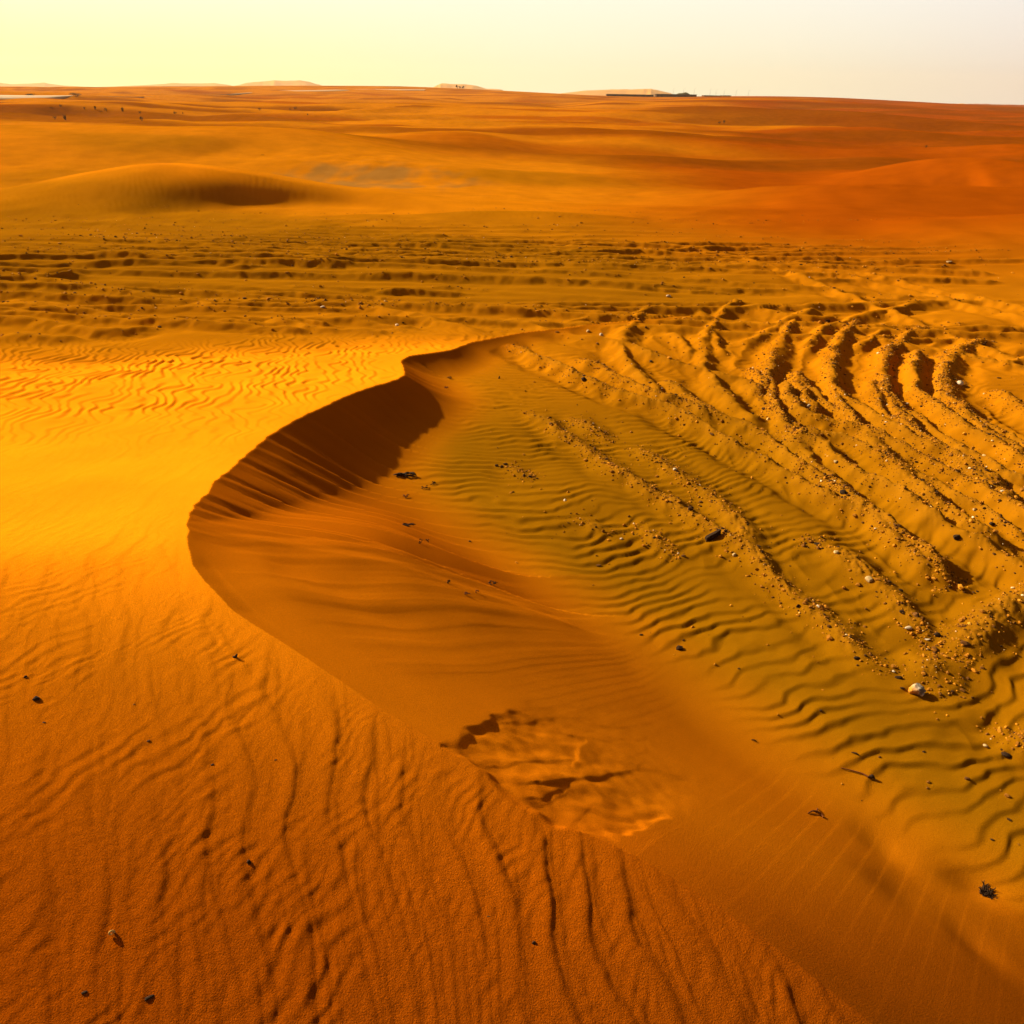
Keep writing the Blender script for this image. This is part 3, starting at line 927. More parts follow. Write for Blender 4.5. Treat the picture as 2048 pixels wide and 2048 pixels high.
# ------------------------------------------------------------------ pale far hills on the skyline
HILLS = [
    [(-350, 176), (-200, 168), (-80, 170), (0, 165.5), (20, 168), (60, 167), (88, 165), (100, 168), (130, 171), (180, 174)],
    [(190, 174), (250, 172), (310, 169), (340, 166.5), (400, 167), (430, 166), (450, 169), (470, 172)],
    [(460, 174), (492, 166), (512, 163.5), (530, 162.5), (548, 161), (575, 161.5), (600, 160.5), (620, 164), (640, 170), (655, 174)],
    [(860, 178), (875, 170), (884, 166.5), (905, 168), (930, 168.5), (955, 172), (975, 178), (1002, 179), (1015, 184)],
    [(1110, 188), (1170, 181), (1220, 179), (1250, 179), (1280, 178), (1302, 177.5), (1318, 181), (1340, 186), (1355, 191)],
    [(1850, 212), (1900, 209), (1925, 207), (1945, 209), (1965, 211), (1990, 213), (2030, 215), (2070, 218), (2200, 228)],
]
hx = []
for k, H in enumerate(HILLS):
    P = np.array(H, float)
    u = np.linspace(0, 1, 60)
    L = np.linspace(0, 1, len(P))
    px = np.interp(u, L, P[:, 0])
    py = np.interp(u, L, P[:, 1]) + 0.5 * pn(u * 14, u * 0, 200 + k)
    D = 2300 + 220 * k % 500
    top = at_dist(np.stack([px, py], 1), np.full(60, D))
    V = []
    prof = [(-420, 0.0), (-300, 0.22), (-190, 0.5), (-100, 0.78), (-40, 0.95), (0, 1.0), (50, 0.9), (140, 0.55), (300, 0.12), (420, 0.0)]
    for j, (dy, m) in enumerate(prof):
        for i in range(60):
            zz = -4 + (top[i, 2] + 4) * m
            if 0 < m < 1:
                zz += (top[i, 2] + 4) * 0.10 * float(pn(np.array([i * 0.23]), np.array([j * 0.6]), 210 + k)[0])
            V.append((top[i, 0] * (1 + dy / D), top[i, 1] + dy, zz))
    n = len(prof)
    fi = [(j * 60 + i, j * 60 + i + 1, (j + 1) * 60 + i + 1, (j + 1) * 60 + i) for j in range(n - 1) for i in range(59)]
    o = link('hills', mesh_np('hills', V, fi, M_HILL))
    o['kind'] = 'structure'

# ------------------------------------------------------------------ pale road crossing the far dunes
road_top = [(-60, 192.5), (60, 194.5), (180, 194.5), (250, 193.5), (330, 190), (420, 186.5), (500, 182.5), (600, 179.8), (700, 179.2), (790, 179.4), (850, 179.8)]
road_bot = [(-60, 198.5), (60, 200), (180, 199.5), (250, 198), (330, 193.4), (420, 189.8), (500, 186.0), (600, 182.6), (700, 181.2), (790, 180.6), (850, 180.6)]
rt = np.array(road_top)
rb = np.array(road_bot)
u = np.linspace(rt[0, 0], rt[-1, 0], 160)
T = spot(np.stack([u, np.interp(u, rt[:, 0], rt[:, 1])], 1), 2500, 900)
B = spot(np.stack([u, np.interp(u, rb[:, 0], rb[:, 1])], 1), 2500, 900)
print('road dist', T[::20, 1].round(), B[::20, 1].round())
ROADT, ROADB = T, B

# ------------------------------------------------------------------ road ribbon
def smooth1(a, n):
    for _ in range(n):
        a = np.concatenate([a[:1], (a[:-2] + 2 * a[1:-1] + a[2:]) / 4, a[-1:]])
    return a


def drape(x, y):
    return hgrid(x, y)


MY = smooth1((ROADT[:, 1] + ROADB[:, 1]) / 2, 400)
MX = ROADT[:, 0] / ROADT[:, 1] * MY
HALF = smooth1(np.clip((ROADT[:, 1] - ROADB[:, 1]) / 2, 7, 16), 400)
tops = np.mean([drape(MX, MY + k * HALF) for k in (-1, -.5, 0, .5, 1)], axis=0)
MZ = smooth1(tops, 150) + 0.25
V = []
for f, dz in ((-1.25, -1.4), (-1.0, -0.42), (-.5, -.20), (0, 0), (.5, .16), (1.0, .28), (1.05, -.3), (1.1, -4)):
    V.append(np.stack([MX, MY + f * HALF, MZ + dz], 1))
NW = len(V) - 1
V = np.concatenate(V)
n = len(u)
fi = [(j * n + i, j * n + i + 1, (j + 1) * n + i + 1, (j + 1) * n + i) for j in range(NW) for i in range(n - 1)]
o = link('road', mesh_np('road', V, fi, M_ROAD))
o['kind'] = 'structure'

print('road', MY[::20].round(), HALF[::20].round())
import bmesh


def ico(sub):
    bm = bmesh.new()
    bmesh.ops.create_icosphere(bm, subdivisions=sub, radius=1.0)
    bm.verts.ensure_lookup_table()
    co = np.array([v.co[:] for v in bm.verts])
    fa = np.array([[v.index for v in f.verts] for f in bm.faces])
    bm.free()
    return co, fa


ICO3, ICO3F = ico(3)
ICO1, ICO1F = ico(1)


def rock_co(seed, dims, co=ICO3, facets=9, rough=0.10):
    """a stone: a ball cut by random planes, then roughened and scaled"""
    r = np.random.default_rng(seed)
    P = co.copy()
    for _ in range(facets):
        nrm = r.normal(size=3)
        nrm /= np.linalg.norm(nrm)
        k = 0.55 + 0.35 * r.random()
        dd_ = P @ nrm
        P = P - np.outer(np.clip(dd_ - k, 0, None) * 0.92, nrm)
    off = seed * 3.7
    nz = pn(P[:, 0] * 2.2 + off, P[:, 1] * 2.2 + P[:, 2] * 1.7, seed % 50) + 0.5 * pn(P[:, 0] * 5 + off, P[:, 2] * 5 + P[:, 1] * 3.1, seed % 47 + 1)
    P = P * (1 + rough * nz)[:, None]
    return P * np.array(dims)


GROUND_OBJ = g


def rock(name, P, wpx, mat, label, cat, group=None, flat=0.62, long=1.0, rot=None, bury=0.36, seed=0, rough=0.10, facets=9):
    q = spot([P], 60, 1200)[0]
    depth = float(np.dot(q - np.array([0, 0, ZC]), RM @ np.array([0, 0, -1.0])))
    w = wpx * depth / FPX / 2
    dims = (w, w / long * 0.85, w / long * flat)
    o = link(name, mesh_np(name, rock_co(seed + 1, dims, facets=facets, rough=rough), ICO3F, mat, True))
    o.location = (q[0], q[1], q[2] + dims[2] * (1 - 2 * bury))
    o.rotation_euler = (random.uniform(-.15, .15), random.uniform(-.15, .15), rot if rot is not None else random.uniform(0, 3.1))
    tag(o, label, cat, group)
    return o


PG = 'pale stones lying in the bowl and on the wheel tracks'
DG = 'dark stones lying in the bowl and on the wheel tracks'
STONES = [
    # kind, px, width px, mat, label, extra
    ('pale', (1738, 1161), 17, M_PALE, 'round pale beige stone on a gravel ridge, uphill of the flat cream one', dict(flat=.8)),
    ('pale', (1817, 1256), 17, M_WHITE, 'flat cream white stone at the foot of the dark gravel ridge', dict(flat=.5, long=1.3, rot=.2)),
    ('pale', (1855, 1279), 12, M_WHITE, 'thin white pebble close to a small dark stone on the ridge end', dict(flat=.4, long=1.6, rot=-.2)),
    ('pale', (1920, 767), 15, M_WHITE, 'bright white stone crowning a mound of churned sand', dict(flat=.7)),
    ('pale', (1812, 808), 13, M_WHITE, 'pinkish white flat stone between two curving wheel ruts', dict(flat=.45, long=1.5, rot=.1)),
    ('pale', (1338, 593), 12, M_WHITE, 'white pebble alone where the tracks begin to fan out', dict(flat=.6, long=1.3, rot=.2)),
    ('pale', (1203, 671), 9, M_WHITE, 'round pinkish white pebble, right one of a pair beside the rippled track', dict(flat=.9)),
    ('pale', (1176, 663), 9, M_PALE, 'small beige pebble, left one of a pair beside the rippled track', dict(flat=.7)),
    ('pale', (646, 614), 12, M_WHITE, 'bluish white chip on the churned plain behind the dune', dict(flat=.5, long=1.4, rot=.1)),
    ('pale', (1898, 524), 14, M_PALE, 'pale flat stone alone on the smooth orange slope', dict(flat=.4, long=1.7, rot=.1)),
    ('pale', (1617, 813), 11, M_WHITE, 'white pebble at the end of a short dark berm', dict(flat=.7)),
    ('pale', (1971, 1493), 11, M_PALE, 'cream pebble at the right edge above the rippled hollow', dict(flat=.7)),
    ('pale', (1130, 1001), 9, M_WHITE, 'tiny white pebble alone on fine ripples in the bowl', dict(flat=.7, long=1.2)),
    ('pale', (1242, 1078), 9, M_WHITE, 'white pebble ending the small gravel bank in the bowl', dict(flat=.6, long=1.3, rot=0.)),
    ('pale', (1469, 1111), 11, M_PALE, 'cream pebble below the black stick on the sand', dict(flat=.7)),
    ('pale', (1672, 1105), 12, M_PALE, 'yellowish pebble halfway along a gravel ridge', dict(flat=.7)),
    ('pale', (1787, 1343), 9, M_WHITE, 'white pebble between two dark oval stones near the hollow', dict(flat=.6, long=1.3)),
    ('pale', (1636, 1213), 9, M_WHITE, 'small white pebble at the lower tip of a gravel line', dict(flat=.6, long=1.2)),
    ('pale', (1671, 924), 11, M_PALE, 'tan pebble at the head of a broad gravel berm', dict(flat=.7)),
    ('pale', (1948, 1020), 9, M_PALE, 'tan pebble on a ridge right of the deep rut', dict(flat=.6, long=1.3)),
    ('pale', (2005, 982), 10, M_WHITE, 'whitish chip beside dark stones in the right hand rut', dict(flat=.5, long=1.5, rot=.1)),
    ('pale', (1350, 940), 9, M_WHITE, 'pale pebble topping the gravel line above the black stick', dict(flat=.7)),
    ('dark', (1168, 760), 13, M_DARK, 'dark stone with sand on its left, beside fine track ripples', dict(flat=.8)),
    ('dark', (1686, 987), 15, M_DARK, 'blocky dark rock on the edge of a smooth wheel rut', dict(flat=.85)),
    ('dark', (1913, 1076), 19, M_DARK, 'jagged dark rock on the gravel ridge at far right', dict(flat=.7, rot=.2, long=1.2, rough=.2)),
    ('dark', (1984, 1049), 13, M_DARK, 'small angular dark rock above a smooth rut at far right', dict(flat=.8)),
    ('dark', (1797, 1356), 16, M_DARK, 'dark oval stone just left above the big white lump', dict(flat=.6, long=1.4, rot=-.3)),
    ('dark', (1805, 1377), 10, M_DARK, 'small dark stone touching the shade left of the big white lump', dict(flat=.6, long=1.3, rot=-.3)),
    ('dark', (1714, 1317), 14, M_DARK, 'dark oval stone lying alone at the end of sand ripples', dict(flat=.6, long=1.4, rot=0.)),
    ('dark', (2012, 1511), 20, M_DARK, 'largest black rock, at the right edge below gravel', dict(flat=.6, long=1.3, rot=-.7)),
    ('dark', (1635, 1088), 14, M_DARK, 'flattish dark stone at the upper end of a rippled gravel row', dict(flat=.5, long=1.5, rot=-.2)),
    ('dark', (1310, 1075), 11, M_DARK, 'flat dark pebble left of the black stick', dict(flat=.5, long=1.5, rot=.3)),
    ('dark', (1197, 1131), 12, M_BROWN, 'flat brown stone among broad ripples in mid bowl', dict(flat=.45, long=1.5, rot=0.)),
    ('dark', (1282, 1270), 10, M_DARK, 'arched dark pebble near the edge of the rippled bowl floor', dict(flat=.6, long=1.4, rot=.1)),
    ('dark', (1011, 928), 11, M_DARK, 'black oval pebble heading the small dark bank', dict(flat=.55, long=1.5, rot=-.2)),
    ('dark', (1048, 951), 8, M_DARK, 'black pebble, left of two at the tail of the small bank', dict(flat=.6, long=1.3)),
    ('dark', (1060, 954), 8, M_DARK, 'black pebble, right of two at the tail of the small bank', dict(flat=.7)),
    ('dark', (1843, 961), 13, M_DARK, 'dark stone with pale rim between gravel ridges', dict(flat=.6, long=1.4, rot=.1)),
    ('dark', (1876, 1272), 15, M_DARK, 'dark stone at the head of the last gravel tail', dict(flat=.8)),
    ('dark', (1803, 1224), 13, M_DARK, 'dark stone above the cream white flat stone', dict(flat=.6, long=1.2)),
    ('dark', (1832, 1232), 16, M_BROWN, 'lumpy brown stone right above the cream white flat stone', dict(flat=.7, rough=.2)),
    ('dark', (1980, 868), 11, M_DARK, 'black flat pebble in the churned corner at right', dict(flat=.4, long=1.7, rot=0.)),
    ('dark', (1997, 756), 11, M_DARK, 'black flat pebble below the dark rubble mound', dict(flat=.4, long=1.6, rot=0.)),
    ('dark', (1655, 643), 11, M_DARK, 'dark stone on the lip of the curved rut', dict(flat=.7, long=1.2)),
    ('dark', (1302, 723), 9, M_DARK, 'dark pebble on smooth sand ahead of a berm', dict(flat=.6, long=1.3)),
    ('dark', (1848, 1504), 7, M_DARK, 'tiny dark pebble on faint ripples below the white lump', dict(flat=.6)),
    ('dark', (1985, 1680), 9, M_DARK, 'tiny black pebble above the dark plant tuft', dict(flat=.5, long=1.4)),
    ('dark', (940, 1083), 6, M_DARK, 'tiny dark pebble at the left end of the bowl ripples', dict(flat=.6)),
    ('bit', (73, 1398), 15, M_DARK, 'black stone chunk with a tail of sand at the left edge', dict(flat=.7)),
    ('bit', (51, 1354), 7, M_DARK, 'tiny black stone up slope from the chunk at left', dict(flat=.7)),
    ('bit', (88, 1445), 10, M_DARK, 'flat black chip below the chunk at left', dict(flat=.4, long=2.2, rot=.0)),
    ('bit', (297, 1482), 8, M_DARK, 'tilted black chip beside a steep ripple on the dune', dict(flat=.5, long=1.6, rot=.6)),
    ('bit', (424, 1530), 9, M_DARK, 'short black chip in the middle of the near dune', dict(flat=.5, long=1.8, rot=.5)),
    ('bit', (551, 1520), 7, M_BROWN, 'brown chip on a ripple near the dune brink', dict(flat=.4, long=1.9, rot=.3)),
    ('bit', (268, 1409), 6, M_BROWN, 'tiny brown chip on the bright part of the near dune', dict(flat=.5, long=1.5, rot=.2)),
    ('bit', (169, 1985), 12, M_DARK, 'small dark pebble at the bottom left beside a steep ripple', dict(flat=.6, long=1.5, rot=.4)),
    ('bit', (298, 1996), 21, M_DARK, 'long black pebble at the bottom, largest on the near dune', dict(flat=.6, long=2.0, rot=.6)),
    ('bit', (977, 1833), 8, M_BROWN, 'thin brown chip at the bottom centre of the dune', dict(flat=.35, long=2.2, rot=.0)),
    ('bit', (1068, 1886), 8, M_DARK, 'round black pebble between two steep ripples at bottom centre', dict(flat=.8)),
]
BITG = 'dark chips and pebbles on the near dune'
for i, (kd, P, w, mt, lab, kw) in enumerate(STONES):
    nm = {'pale': 'pale_stone', 'dark': 'dark_stone', 'bit': 'stone_chip'}[kd]
    rock(nm, P, w * 1.0, mt, lab, 'stone', {'pale': PG, 'dark': DG, 'bit': BITG}[kd], seed=100 + i, **kw)

# the big lump: pale limestone with ochre and grey faces
M_LUMP, nt, b = newmat('banded pale limestone')
tc = node(nt, 'ShaderNodeTexCoord')
v1 = node(nt, 'ShaderNodeTexVoronoi')
v1.inputs['Scale'].default_value = 34
nt.links.new(tc.outputs['Object'], v1.inputs['Vector'])
c1 = mixc(nt, maprange(nt, noise_tex(nt, 26, 4, .6, tc.outputs['Object']), .42, .58, 0, 1), (0.62, 0.55, 0.44), (0.16, 0.13, 0.10))
sx = node(nt, 'ShaderNodeSeparateXYZ')
nt.links.new(tc.outputs['Object'], sx.inputs[0])
c1 = mixc(nt, maprange(nt, sx.outputs['X'], -0.030, 0.005, 0.95, 0), c1, (0.55, 0.24, 0.015))
nt.links.new(c1, b.inputs['Base Color'])
bp = node(nt, 'ShaderNodeBump')
bp.inputs['Distance'].default_value = 0.006
nt.links.new(v1.outputs['Distance'], bp.inputs['Height'])
nt.links.new(bp.outputs[0], b.inputs['Normal'])
rock('limestone_lump', (1832, 1387), 33, M_LUMP, 'big white and ochre stone lump at the end of the gravel ridge', 'stone', None, flat=.85, rot=0.1, bury=.2, seed=61, rough=.22, facets=14)


# ------------------------------------------------------------------ sticks, twigs and scraps
def tube(pts, rad, n=7, wob=0.0, seed=0):
    pts = np.asarray(pts, float)
    V, Fc = [], []
    rr = np.random.default_rng(seed)
    m = len(pts)
    tg = np.gradient(pts, axis=0)
    for i in range(m):
        t = tg[i] / (np.linalg.norm(tg[i]) + 1e-9)
        a = np.cross(t, (0.1, 0.2, 1.0))
        a /= np.linalg.norm(a)
        c_ = np.cross(t, a)
        for j in range(n):
            th = TAU * j / n
            r_ = rad[i] * (1 + wob * rr.normal())
            V.append(pts[i] + r_ * (math.cos(th) * a + math.sin(th) * c_))
    for i in range(m - 1):
        for j in range(n):
            Fc.append((i * n + j, i * n + (j + 1) % n, (i + 1) * n + (j + 1) % n, (i + 1) * n + j))
    V.append(pts[0])
    V.append(pts[-1])
    for j in range(n):
        Fc.append(((j + 1) % n, j, m * n, m * n))
        Fc.append(((m - 1) * n + j, (m - 1) * n + (j + 1) % n, m * n + 1, m * n + 1))
    return V, Fc


def poly_mesh(name, parts, mat, smooth=True):
    V, Fc = [], []
    for v, f in parts:
        o_ = len(V)
        V += [tuple(p) for p in v]
        for q in f:
            q = [o_ + k for k in q]
            if len(q) == 4 and q[2] == q[3]:
                q = q[:3]
            Fc.append(q)
    me = bpy.data.meshes.new(name)
    me.from_pydata(V, [], Fc)
    me.update()
    if smooth:
        me.polygons.foreach_set('use_smooth', [True] * len(me.polygons))
    me.materials.append(mat)
    return me


def on_ground(P, lift=0.004):
    q = spot(P, 60, 1200)
    q[:, 2] += lift
    return q


def lying_twig(name, runs, rads, mat, label, cat, lift=0.004, wob=.08):
    parts = []
    base = None
    for k, (run, rad) in enumerate(zip(runs, rads)):
        q = on_ground(run, 0)
        if base is None:
            base = q[0].copy()
        s_ = np.linspace(0, 1, len(q))
        uu = np.linspace(0, 1, len(q) * 4)
        p = np.stack([np.interp(uu, s_, q[:, j]) for j in range(3)], 1)
        r_ = np.interp(uu, np.linspace(0, 1, len(rad)), rad)
        p[:, 2] += r_ * 0.7 + lift * np.sin(uu * math.pi)
        parts.append(tube(p - base, r_, 7, wob, k))
    o = link(name, poly_mesh(name, parts, mat))
    o.location = base
    return tag(o, label, cat)


# black stick piece: a broken slat with squared edges
q = on_ground([(1411, 1080), (1440, 1069)], 0)
dv = q[1] - q[0]
L_ = float(np.linalg.norm(dv))
ax = dv / L_
sd_ = np.cross((0, 0, 1), ax)
parts = []
prof = [(0.0, .034, .022), (0.06, .040, .026), (0.3, .036, .030), (0.6, .034, .034), (0.85, .030, .034), (0.97, .027, .036), (1.0, .02, .03)]
V, Fc = [], []
for f, w_, h_ in prof:
    for sx_, sz_ in ((-1, 0), (1, 0), (1.05, .6), (.7, 1), (-.7, 1), (-1.05, .6)):
        V.append(ax * (f * L_) + sd_ * (sx_ * w_ / 2 + .004 * math.sin(f * 9)) + np.array((0, 0, sz_ * h_ - .006 + .012 * f)))
k_ = 6
for i in range(len(prof) - 1):
    for j in range(k_):
        Fc.append((i * k_ + j, i * k_ + (j + 1) % k_, (i + 1) * k_ + (j + 1) % k_, (i + 1) * k_ + j))
Fc.append(tuple(range(k_ - 1, -1, -1)))
Fc.append(tuple((len(prof) - 1) * k_ + j for j in range(k_)))
o = link('wood_piece', poly_mesh('wood_piece', [(V, Fc)], M_WOOD, False))
o.location = q[0]
tag(o, 'short thick black piece of wood lying across the bowl ripples', 'wood')

lying_twig('dry_twig', [[(1682, 1536), (1700, 1542), (1725, 1549), (1738, 1556)]], [[.0016, .0028, .003, .004]], M_TWIG, 'long thin straight reddish twig on the lower right slope', 'twig')
o = lying_twig('seed_pod', [[(1737, 1554), (1743, 1556), (1749, 1558)]], [[.003, .009, .003]], M_WOOD, 'small dark pod at the lower end of the long thin twig', 'pod')
lying_twig('forked_twig', [[(1616, 1627), (1624, 1624), (1632, 1626), (1641, 1629), (1647, 1636)], [(1632, 1626), (1634, 1622), (1635, 1617)]], [[.002, .003, .004, .003, .003], [.003, .003, .002]], M_TWIG, 'small forked reddish twig on the lower right slope', 'twig', .006)
lying_twig('bark_sliver', [[(1703, 1505), (1712, 1509), (1718, 1511)]], [[.002, .004, .002]], M_WOOD, 'short dark sliver above the long thin twig', 'twig')
lying_twig('bark_sliver', [[(1503, 1480), (1508, 1482), (1513, 1483)]], [[.002, .003, .002]], M_WOOD, 'short dark sliver right of the slumped sand', 'twig')


def standing_twig(name, P, hpx, lean, mat, label, rad, cat='twig'):
    q = on_ground([P], 0)[0]
    depth = float(np.linalg.norm(q - np.array([0, 0, ZC])))
    h = hpx * depth / FPX
    uu = np.linspace(0, 1, 8)
    p = np.stack([lean[0] * h * uu ** 1.5 + .05 * h * np.sin(uu * 6), lean[1] * h * uu, h * uu - .01], 1)
    parts = [tube(p, rad * (1.3 - .7 * uu), 7, .1, 5)]
    p2 = np.stack([-.25 * h * uu, 0.1 * h * uu, .04 * h + .02 * h * np.sin(uu * 3)], 1)
    parts.append(tube(p2, rad * .9 * (1 - .5 * uu), 6, .1, 6))
    o = link(name, poly_mesh(name, parts, mat))
    o.location = q
    return tag(o, label, cat)


standing_twig('twig_stub', (469, 1315), 13, (.45, 0), M_WOOD, 'short bent dark twig standing by the dune brink', .005)
standing_twig('twig_stub', (498, 1725), 12, (.0, 0), M_DARK, 'stubby black twig end poking out of the near dune', .006)
standing_twig('twig_stub', (998, 757), 7, (.2, 0), M_DARK, 'tiny dark twig end in smooth sand past the brink end', .008)

# curled shell on the near dune
q = on_ground([(222, 1868)], 0)[0]
uu = np.linspace(0, 1, 26)
th = uu * 2.3 * math.pi
rr_ = 0.0062 * (1 - .72 * uu)
p = np.stack([rr_ * np.cos(th), rr_ * np.sin(th) * .7, .004 + .006 * uu + .003 * np.sin(th)], 1)
o = link('snail_shell', poly_mesh('snail_shell', [tube(p, .0026 * (1.15 - uu), 8, 0, 1)], M_SHELL))
o.location = q
o.rotation_euler = (.5, .2, .6)
tag(o, 'tiny curled cream shell on the near dune at lower left', 'shell')


# scraps of dry plant matter gathered at the foot of the slip face
def scrap(P, wpx, hpx, label, seed, mat=M_WOOD, nst=9):
    q = on_ground([P], 0)[0]
    depth = float(np.linalg.norm(q - np.array([0, 0, ZC])))
    w = wpx * depth / FPX / 2
    h = hpx * depth / FPX
    r = np.random.default_rng(seed)
    parts = []
    for k in range(nst):
        cx = r.uniform(-.7, .7) * w
        cy = r.uniform(-.6, .6) * h * 1.6
        ln = r.uniform(.25, .55) * w
        an = r.normal(0, .5)
        uu = np.linspace(-1, 1, 6)
        bend = r.uniform(-.25, .25)
        p = np.stack([cx + ln * uu * math.cos(an), cy + ln * uu * math.sin(an) + bend * ln * uu * uu, .004 + h * .35 * r.random() + h * .25 * (1 - uu * uu)], 1)
        ra = max(.003, .10 * w * r.uniform(.5, 1.2)) * (1.05 - .8 * np.abs(uu))
        parts.append(tube(p, ra, 6, .25, seed + k))
    o = link('plant_scrap', poly_mesh('plant_scrap', parts, mat))
    o.location = q
    return tag(o, label, 'plant scrap', 'dry plant scraps at the foot of the slip face')


scrap((811, 951), 44, 9, 'longest black strand of dry plant scraps at the slip face foot', 301, M_WOOD, 14)
scrap((866, 970), 14, 7, 'compact dark scrap, upper one of a pair right of the slip face', 302)
scrap((850, 977), 15, 7, 'ragged dark scrap, lower one of a pair right of the slip face', 303)
scrap((815, 994), 20, 5, 'reddish faded scrap half covered with sand below the longest strand', 304, M_TWIG, 7)
scrap((815, 1053), 31, 6, 'thin black row of scraps at mid foot of the slip face', 305, M_WOOD, 12)
scrap((842, 1086), 8, 7, 'small black scrap, left of a close pair on smooth sand', 306, M_WOOD, 6)
scrap((855, 1085), 7, 7, 'small black scrap, right of a close pair on smooth sand', 307, M_WOOD, 6)
scrap((897, 1166), 10, 5, 'small brown scrap on the smooth tongue of sand', 308, M_WOOD, 6)
scrap((985, 1169), 22, 6, 'dark scrap with a trailing end on the lower bowl edge', 309, M_WOOD, 8)
scrap((932, 1189), 20, 4, 'thin reddish scrap on the seam of slip face and bowl', 310, M_TWIG, 6)
scrap((955, 1186), 9, 6, 'small v shaped brown scrap by the thin reddish one', 311, M_TWIG, 5)
scrap((899, 757), 14, 5, 'dark scrap high at the slip face foot near the brink end', 312, M_WOOD, 6)
scrap((890, 777), 14, 5, 'faint brown scrap just under the highest dark scrap', 313, M_TWIG, 6)

# dark tuft at the lower right
q = on_ground([(1976, 1788)], 0)[0]
r = np.random.default_rng(88)
parts = []
for k in range(90):
    an = r.uniform(0, TAU)
    uu = np.linspace(0, 1, 6)
    ln = r.uniform(.008, .028)
    st = r.normal(0, .012, 2)
    out = r.uniform(.2, 1.1)
    p = np.stack([st[0] + ln * out * math.cos(an) * uu ** 1.3, 1.3 * st[1] + ln * out * math.sin(an) * uu ** 1.3, -.004 + ln * 1.0 * uu * (1.15 - .5 * out * uu)], 1)
    parts.append(tube(p, .0030 * (1.2 - .9 * uu), 5, .1, k))
o = link('dry_tuft', poly_mesh('dry_tuft', parts, M_DARK))
o.location = q
tag(o, 'black dry plant tuft on the slope at the lower right corner', 'dry plant')


# ------------------------------------------------------------------ shrubs and trees far off
def leaf_cloud(n, rad, hgt, size, seed, z0=0.0, lobes=5):
    r = np.random.default_rng(seed)
    C = [(r.uniform(-.55, .55) * rad, r.uniform(-.55, .55) * rad, z0 + hgt * r.uniform(.3, .75), r.uniform(.35, .6)) for _ in range(lobes)]
    V, Fc = [], []
    for k in range(n):
        c = C[r.integers(lobes)]
        v = r.normal(size=3)
        v /= np.linalg.norm(v)
        rr_ = r.random() ** .45 * c[3]
        p = np.array([c[0] + v[0] * rr_ * rad, c[1] + v[1] * rr_ * rad, max(z0 + .02 * hgt, c[2] + v[2] * rr_ * hgt * .7)])
        a = r.normal(size=3)
        a /= np.linalg.norm(a)
        b_ = np.cross(a, r.normal(size=3))
        b_ /= np.linalg.norm(b_)
        s_ = size * r.uniform(.6, 1.4)
        o_ = len(V)
        V += [p - a * s_, p + b_ * s_ * .5, p + a * s_, p - b_ * s_ * .5]
        Fc.append((o_, o_ + 1, o_ + 2, o_ + 3))
    return V, Fc


def shrub(name, P, hpx, wpx, label, cat, group, seed, leafmat=M_LEAF, n=420, tree=False, tr=3000):
    q = spot([P], tr, 2500)[0]
    depth = float(q[1])
    h = hpx * depth / FPX
    w = wpx * depth / FPX / 2
    root = bpy.data.objects.new(name, None)
    COL.objects.link(root)
    root.location = q
    root.empty_display_size = 0.2
    tag(root, label, cat, group)
    r = np.random.default_rng(seed)
    parts = []
    if tree:
        uu = np.linspace(0, 1, 8)
        parts.append(tube(np.stack([.06 * h * np.sin(uu * 3), .03 * h * uu, h * .6 * uu - .1], 1), .045 * h * (1.2 - .8 * uu), 7, .05, seed))
    for k in range(7 if not tree else 5):
        an = r.uniform(0, TAU)
        uu = np.linspace(0, 1, 6)
        z0 = -.05 if not tree else .35 * h
        o_ = r.uniform(.3, .9) * w
        p = np.stack([o_ * math.cos(an) * uu, o_ * math.sin(an) * uu, z0 + (h * r.uniform(.5, .85) - z0) * uu], 1)
        parts.append(tube(p, .022 * h * (1.2 - uu), 5, .05, k))
    link('trunk' if tree else 'stem', poly_mesh('stem', parts, M_BARK), root)
    cl = leaf_cloud(n, w, h * (.62 if tree else .95), max(.06 * h, .03 * w), seed + 5, h * .36 if tree else 0)
    link('crown', poly_mesh('crown', [cl], leafmat, False), root)
    return root


SG = 'low shrubs scattered on the far left sand'
SH = [
    ((131, 240), 9, 5, 'tallest upright dark shrub of the far left sand'),
    ((110, 239), 5, 6, 'low dark shrub just left of the tallest upright one'),
    ((284, 242), 7, 6, 'dark shrub standing apart, right of the others in the front row'),
    ((169, 219), 4, 5, 'leftmost dark dot shrub of the back row'),
    ((191, 219), 6, 4, 'narrow upright shrub in the back row beside the leftmost dot'),
    ((212, 222), 5, 6, 'shrub with a spreading right side in mid back row'),
    ((246, 224), 7, 4, 'tallest narrow shrub at the right of the back row'),
    ((280, 227), 4, 6, 'faint brown shrub right behind the lone front shrub'),
    ((350, 228), 5, 6, 'dark shrub, left one of the pair farther right'),
    ((366, 228), 3, 3, 'tiny brown shrub, right one of the pair farther right'),
    ((200, 224), 2, 9, 'flat faint shrub below the narrow upright one'),
    ((105, 217), 3, 9, 'flat faint shrub at the far left of the back row'),
    ((121, 214), 4, 5, 'faint shrub, farthest at the left'),
    ((519, 221), 4, 7, 'low dark shrub alone in the sand below the road'),
    ((580, 220), 3, 4, 'small brown shrub left of a darker low one'),
    ((590, 218), 4, 8, 'dark low shrub right of a small brown one'),
    ((616, 231), 3, 3, 'tiny brown shrub nearest to the red sand'),
    ((1439, 247), 4, 5, 'left one of two reddish brown shrubs on far red sand'),
    ((1448, 247), 5, 5, 'right one of two reddish brown shrubs on far red sand'),
    ((1851, 295), 4, 7, 'lone dark shrub on the red dunes at far right'),
    ((525, 311), 2.5, 6, 'flat dark shrub on the smooth dune in middle distance'),
]
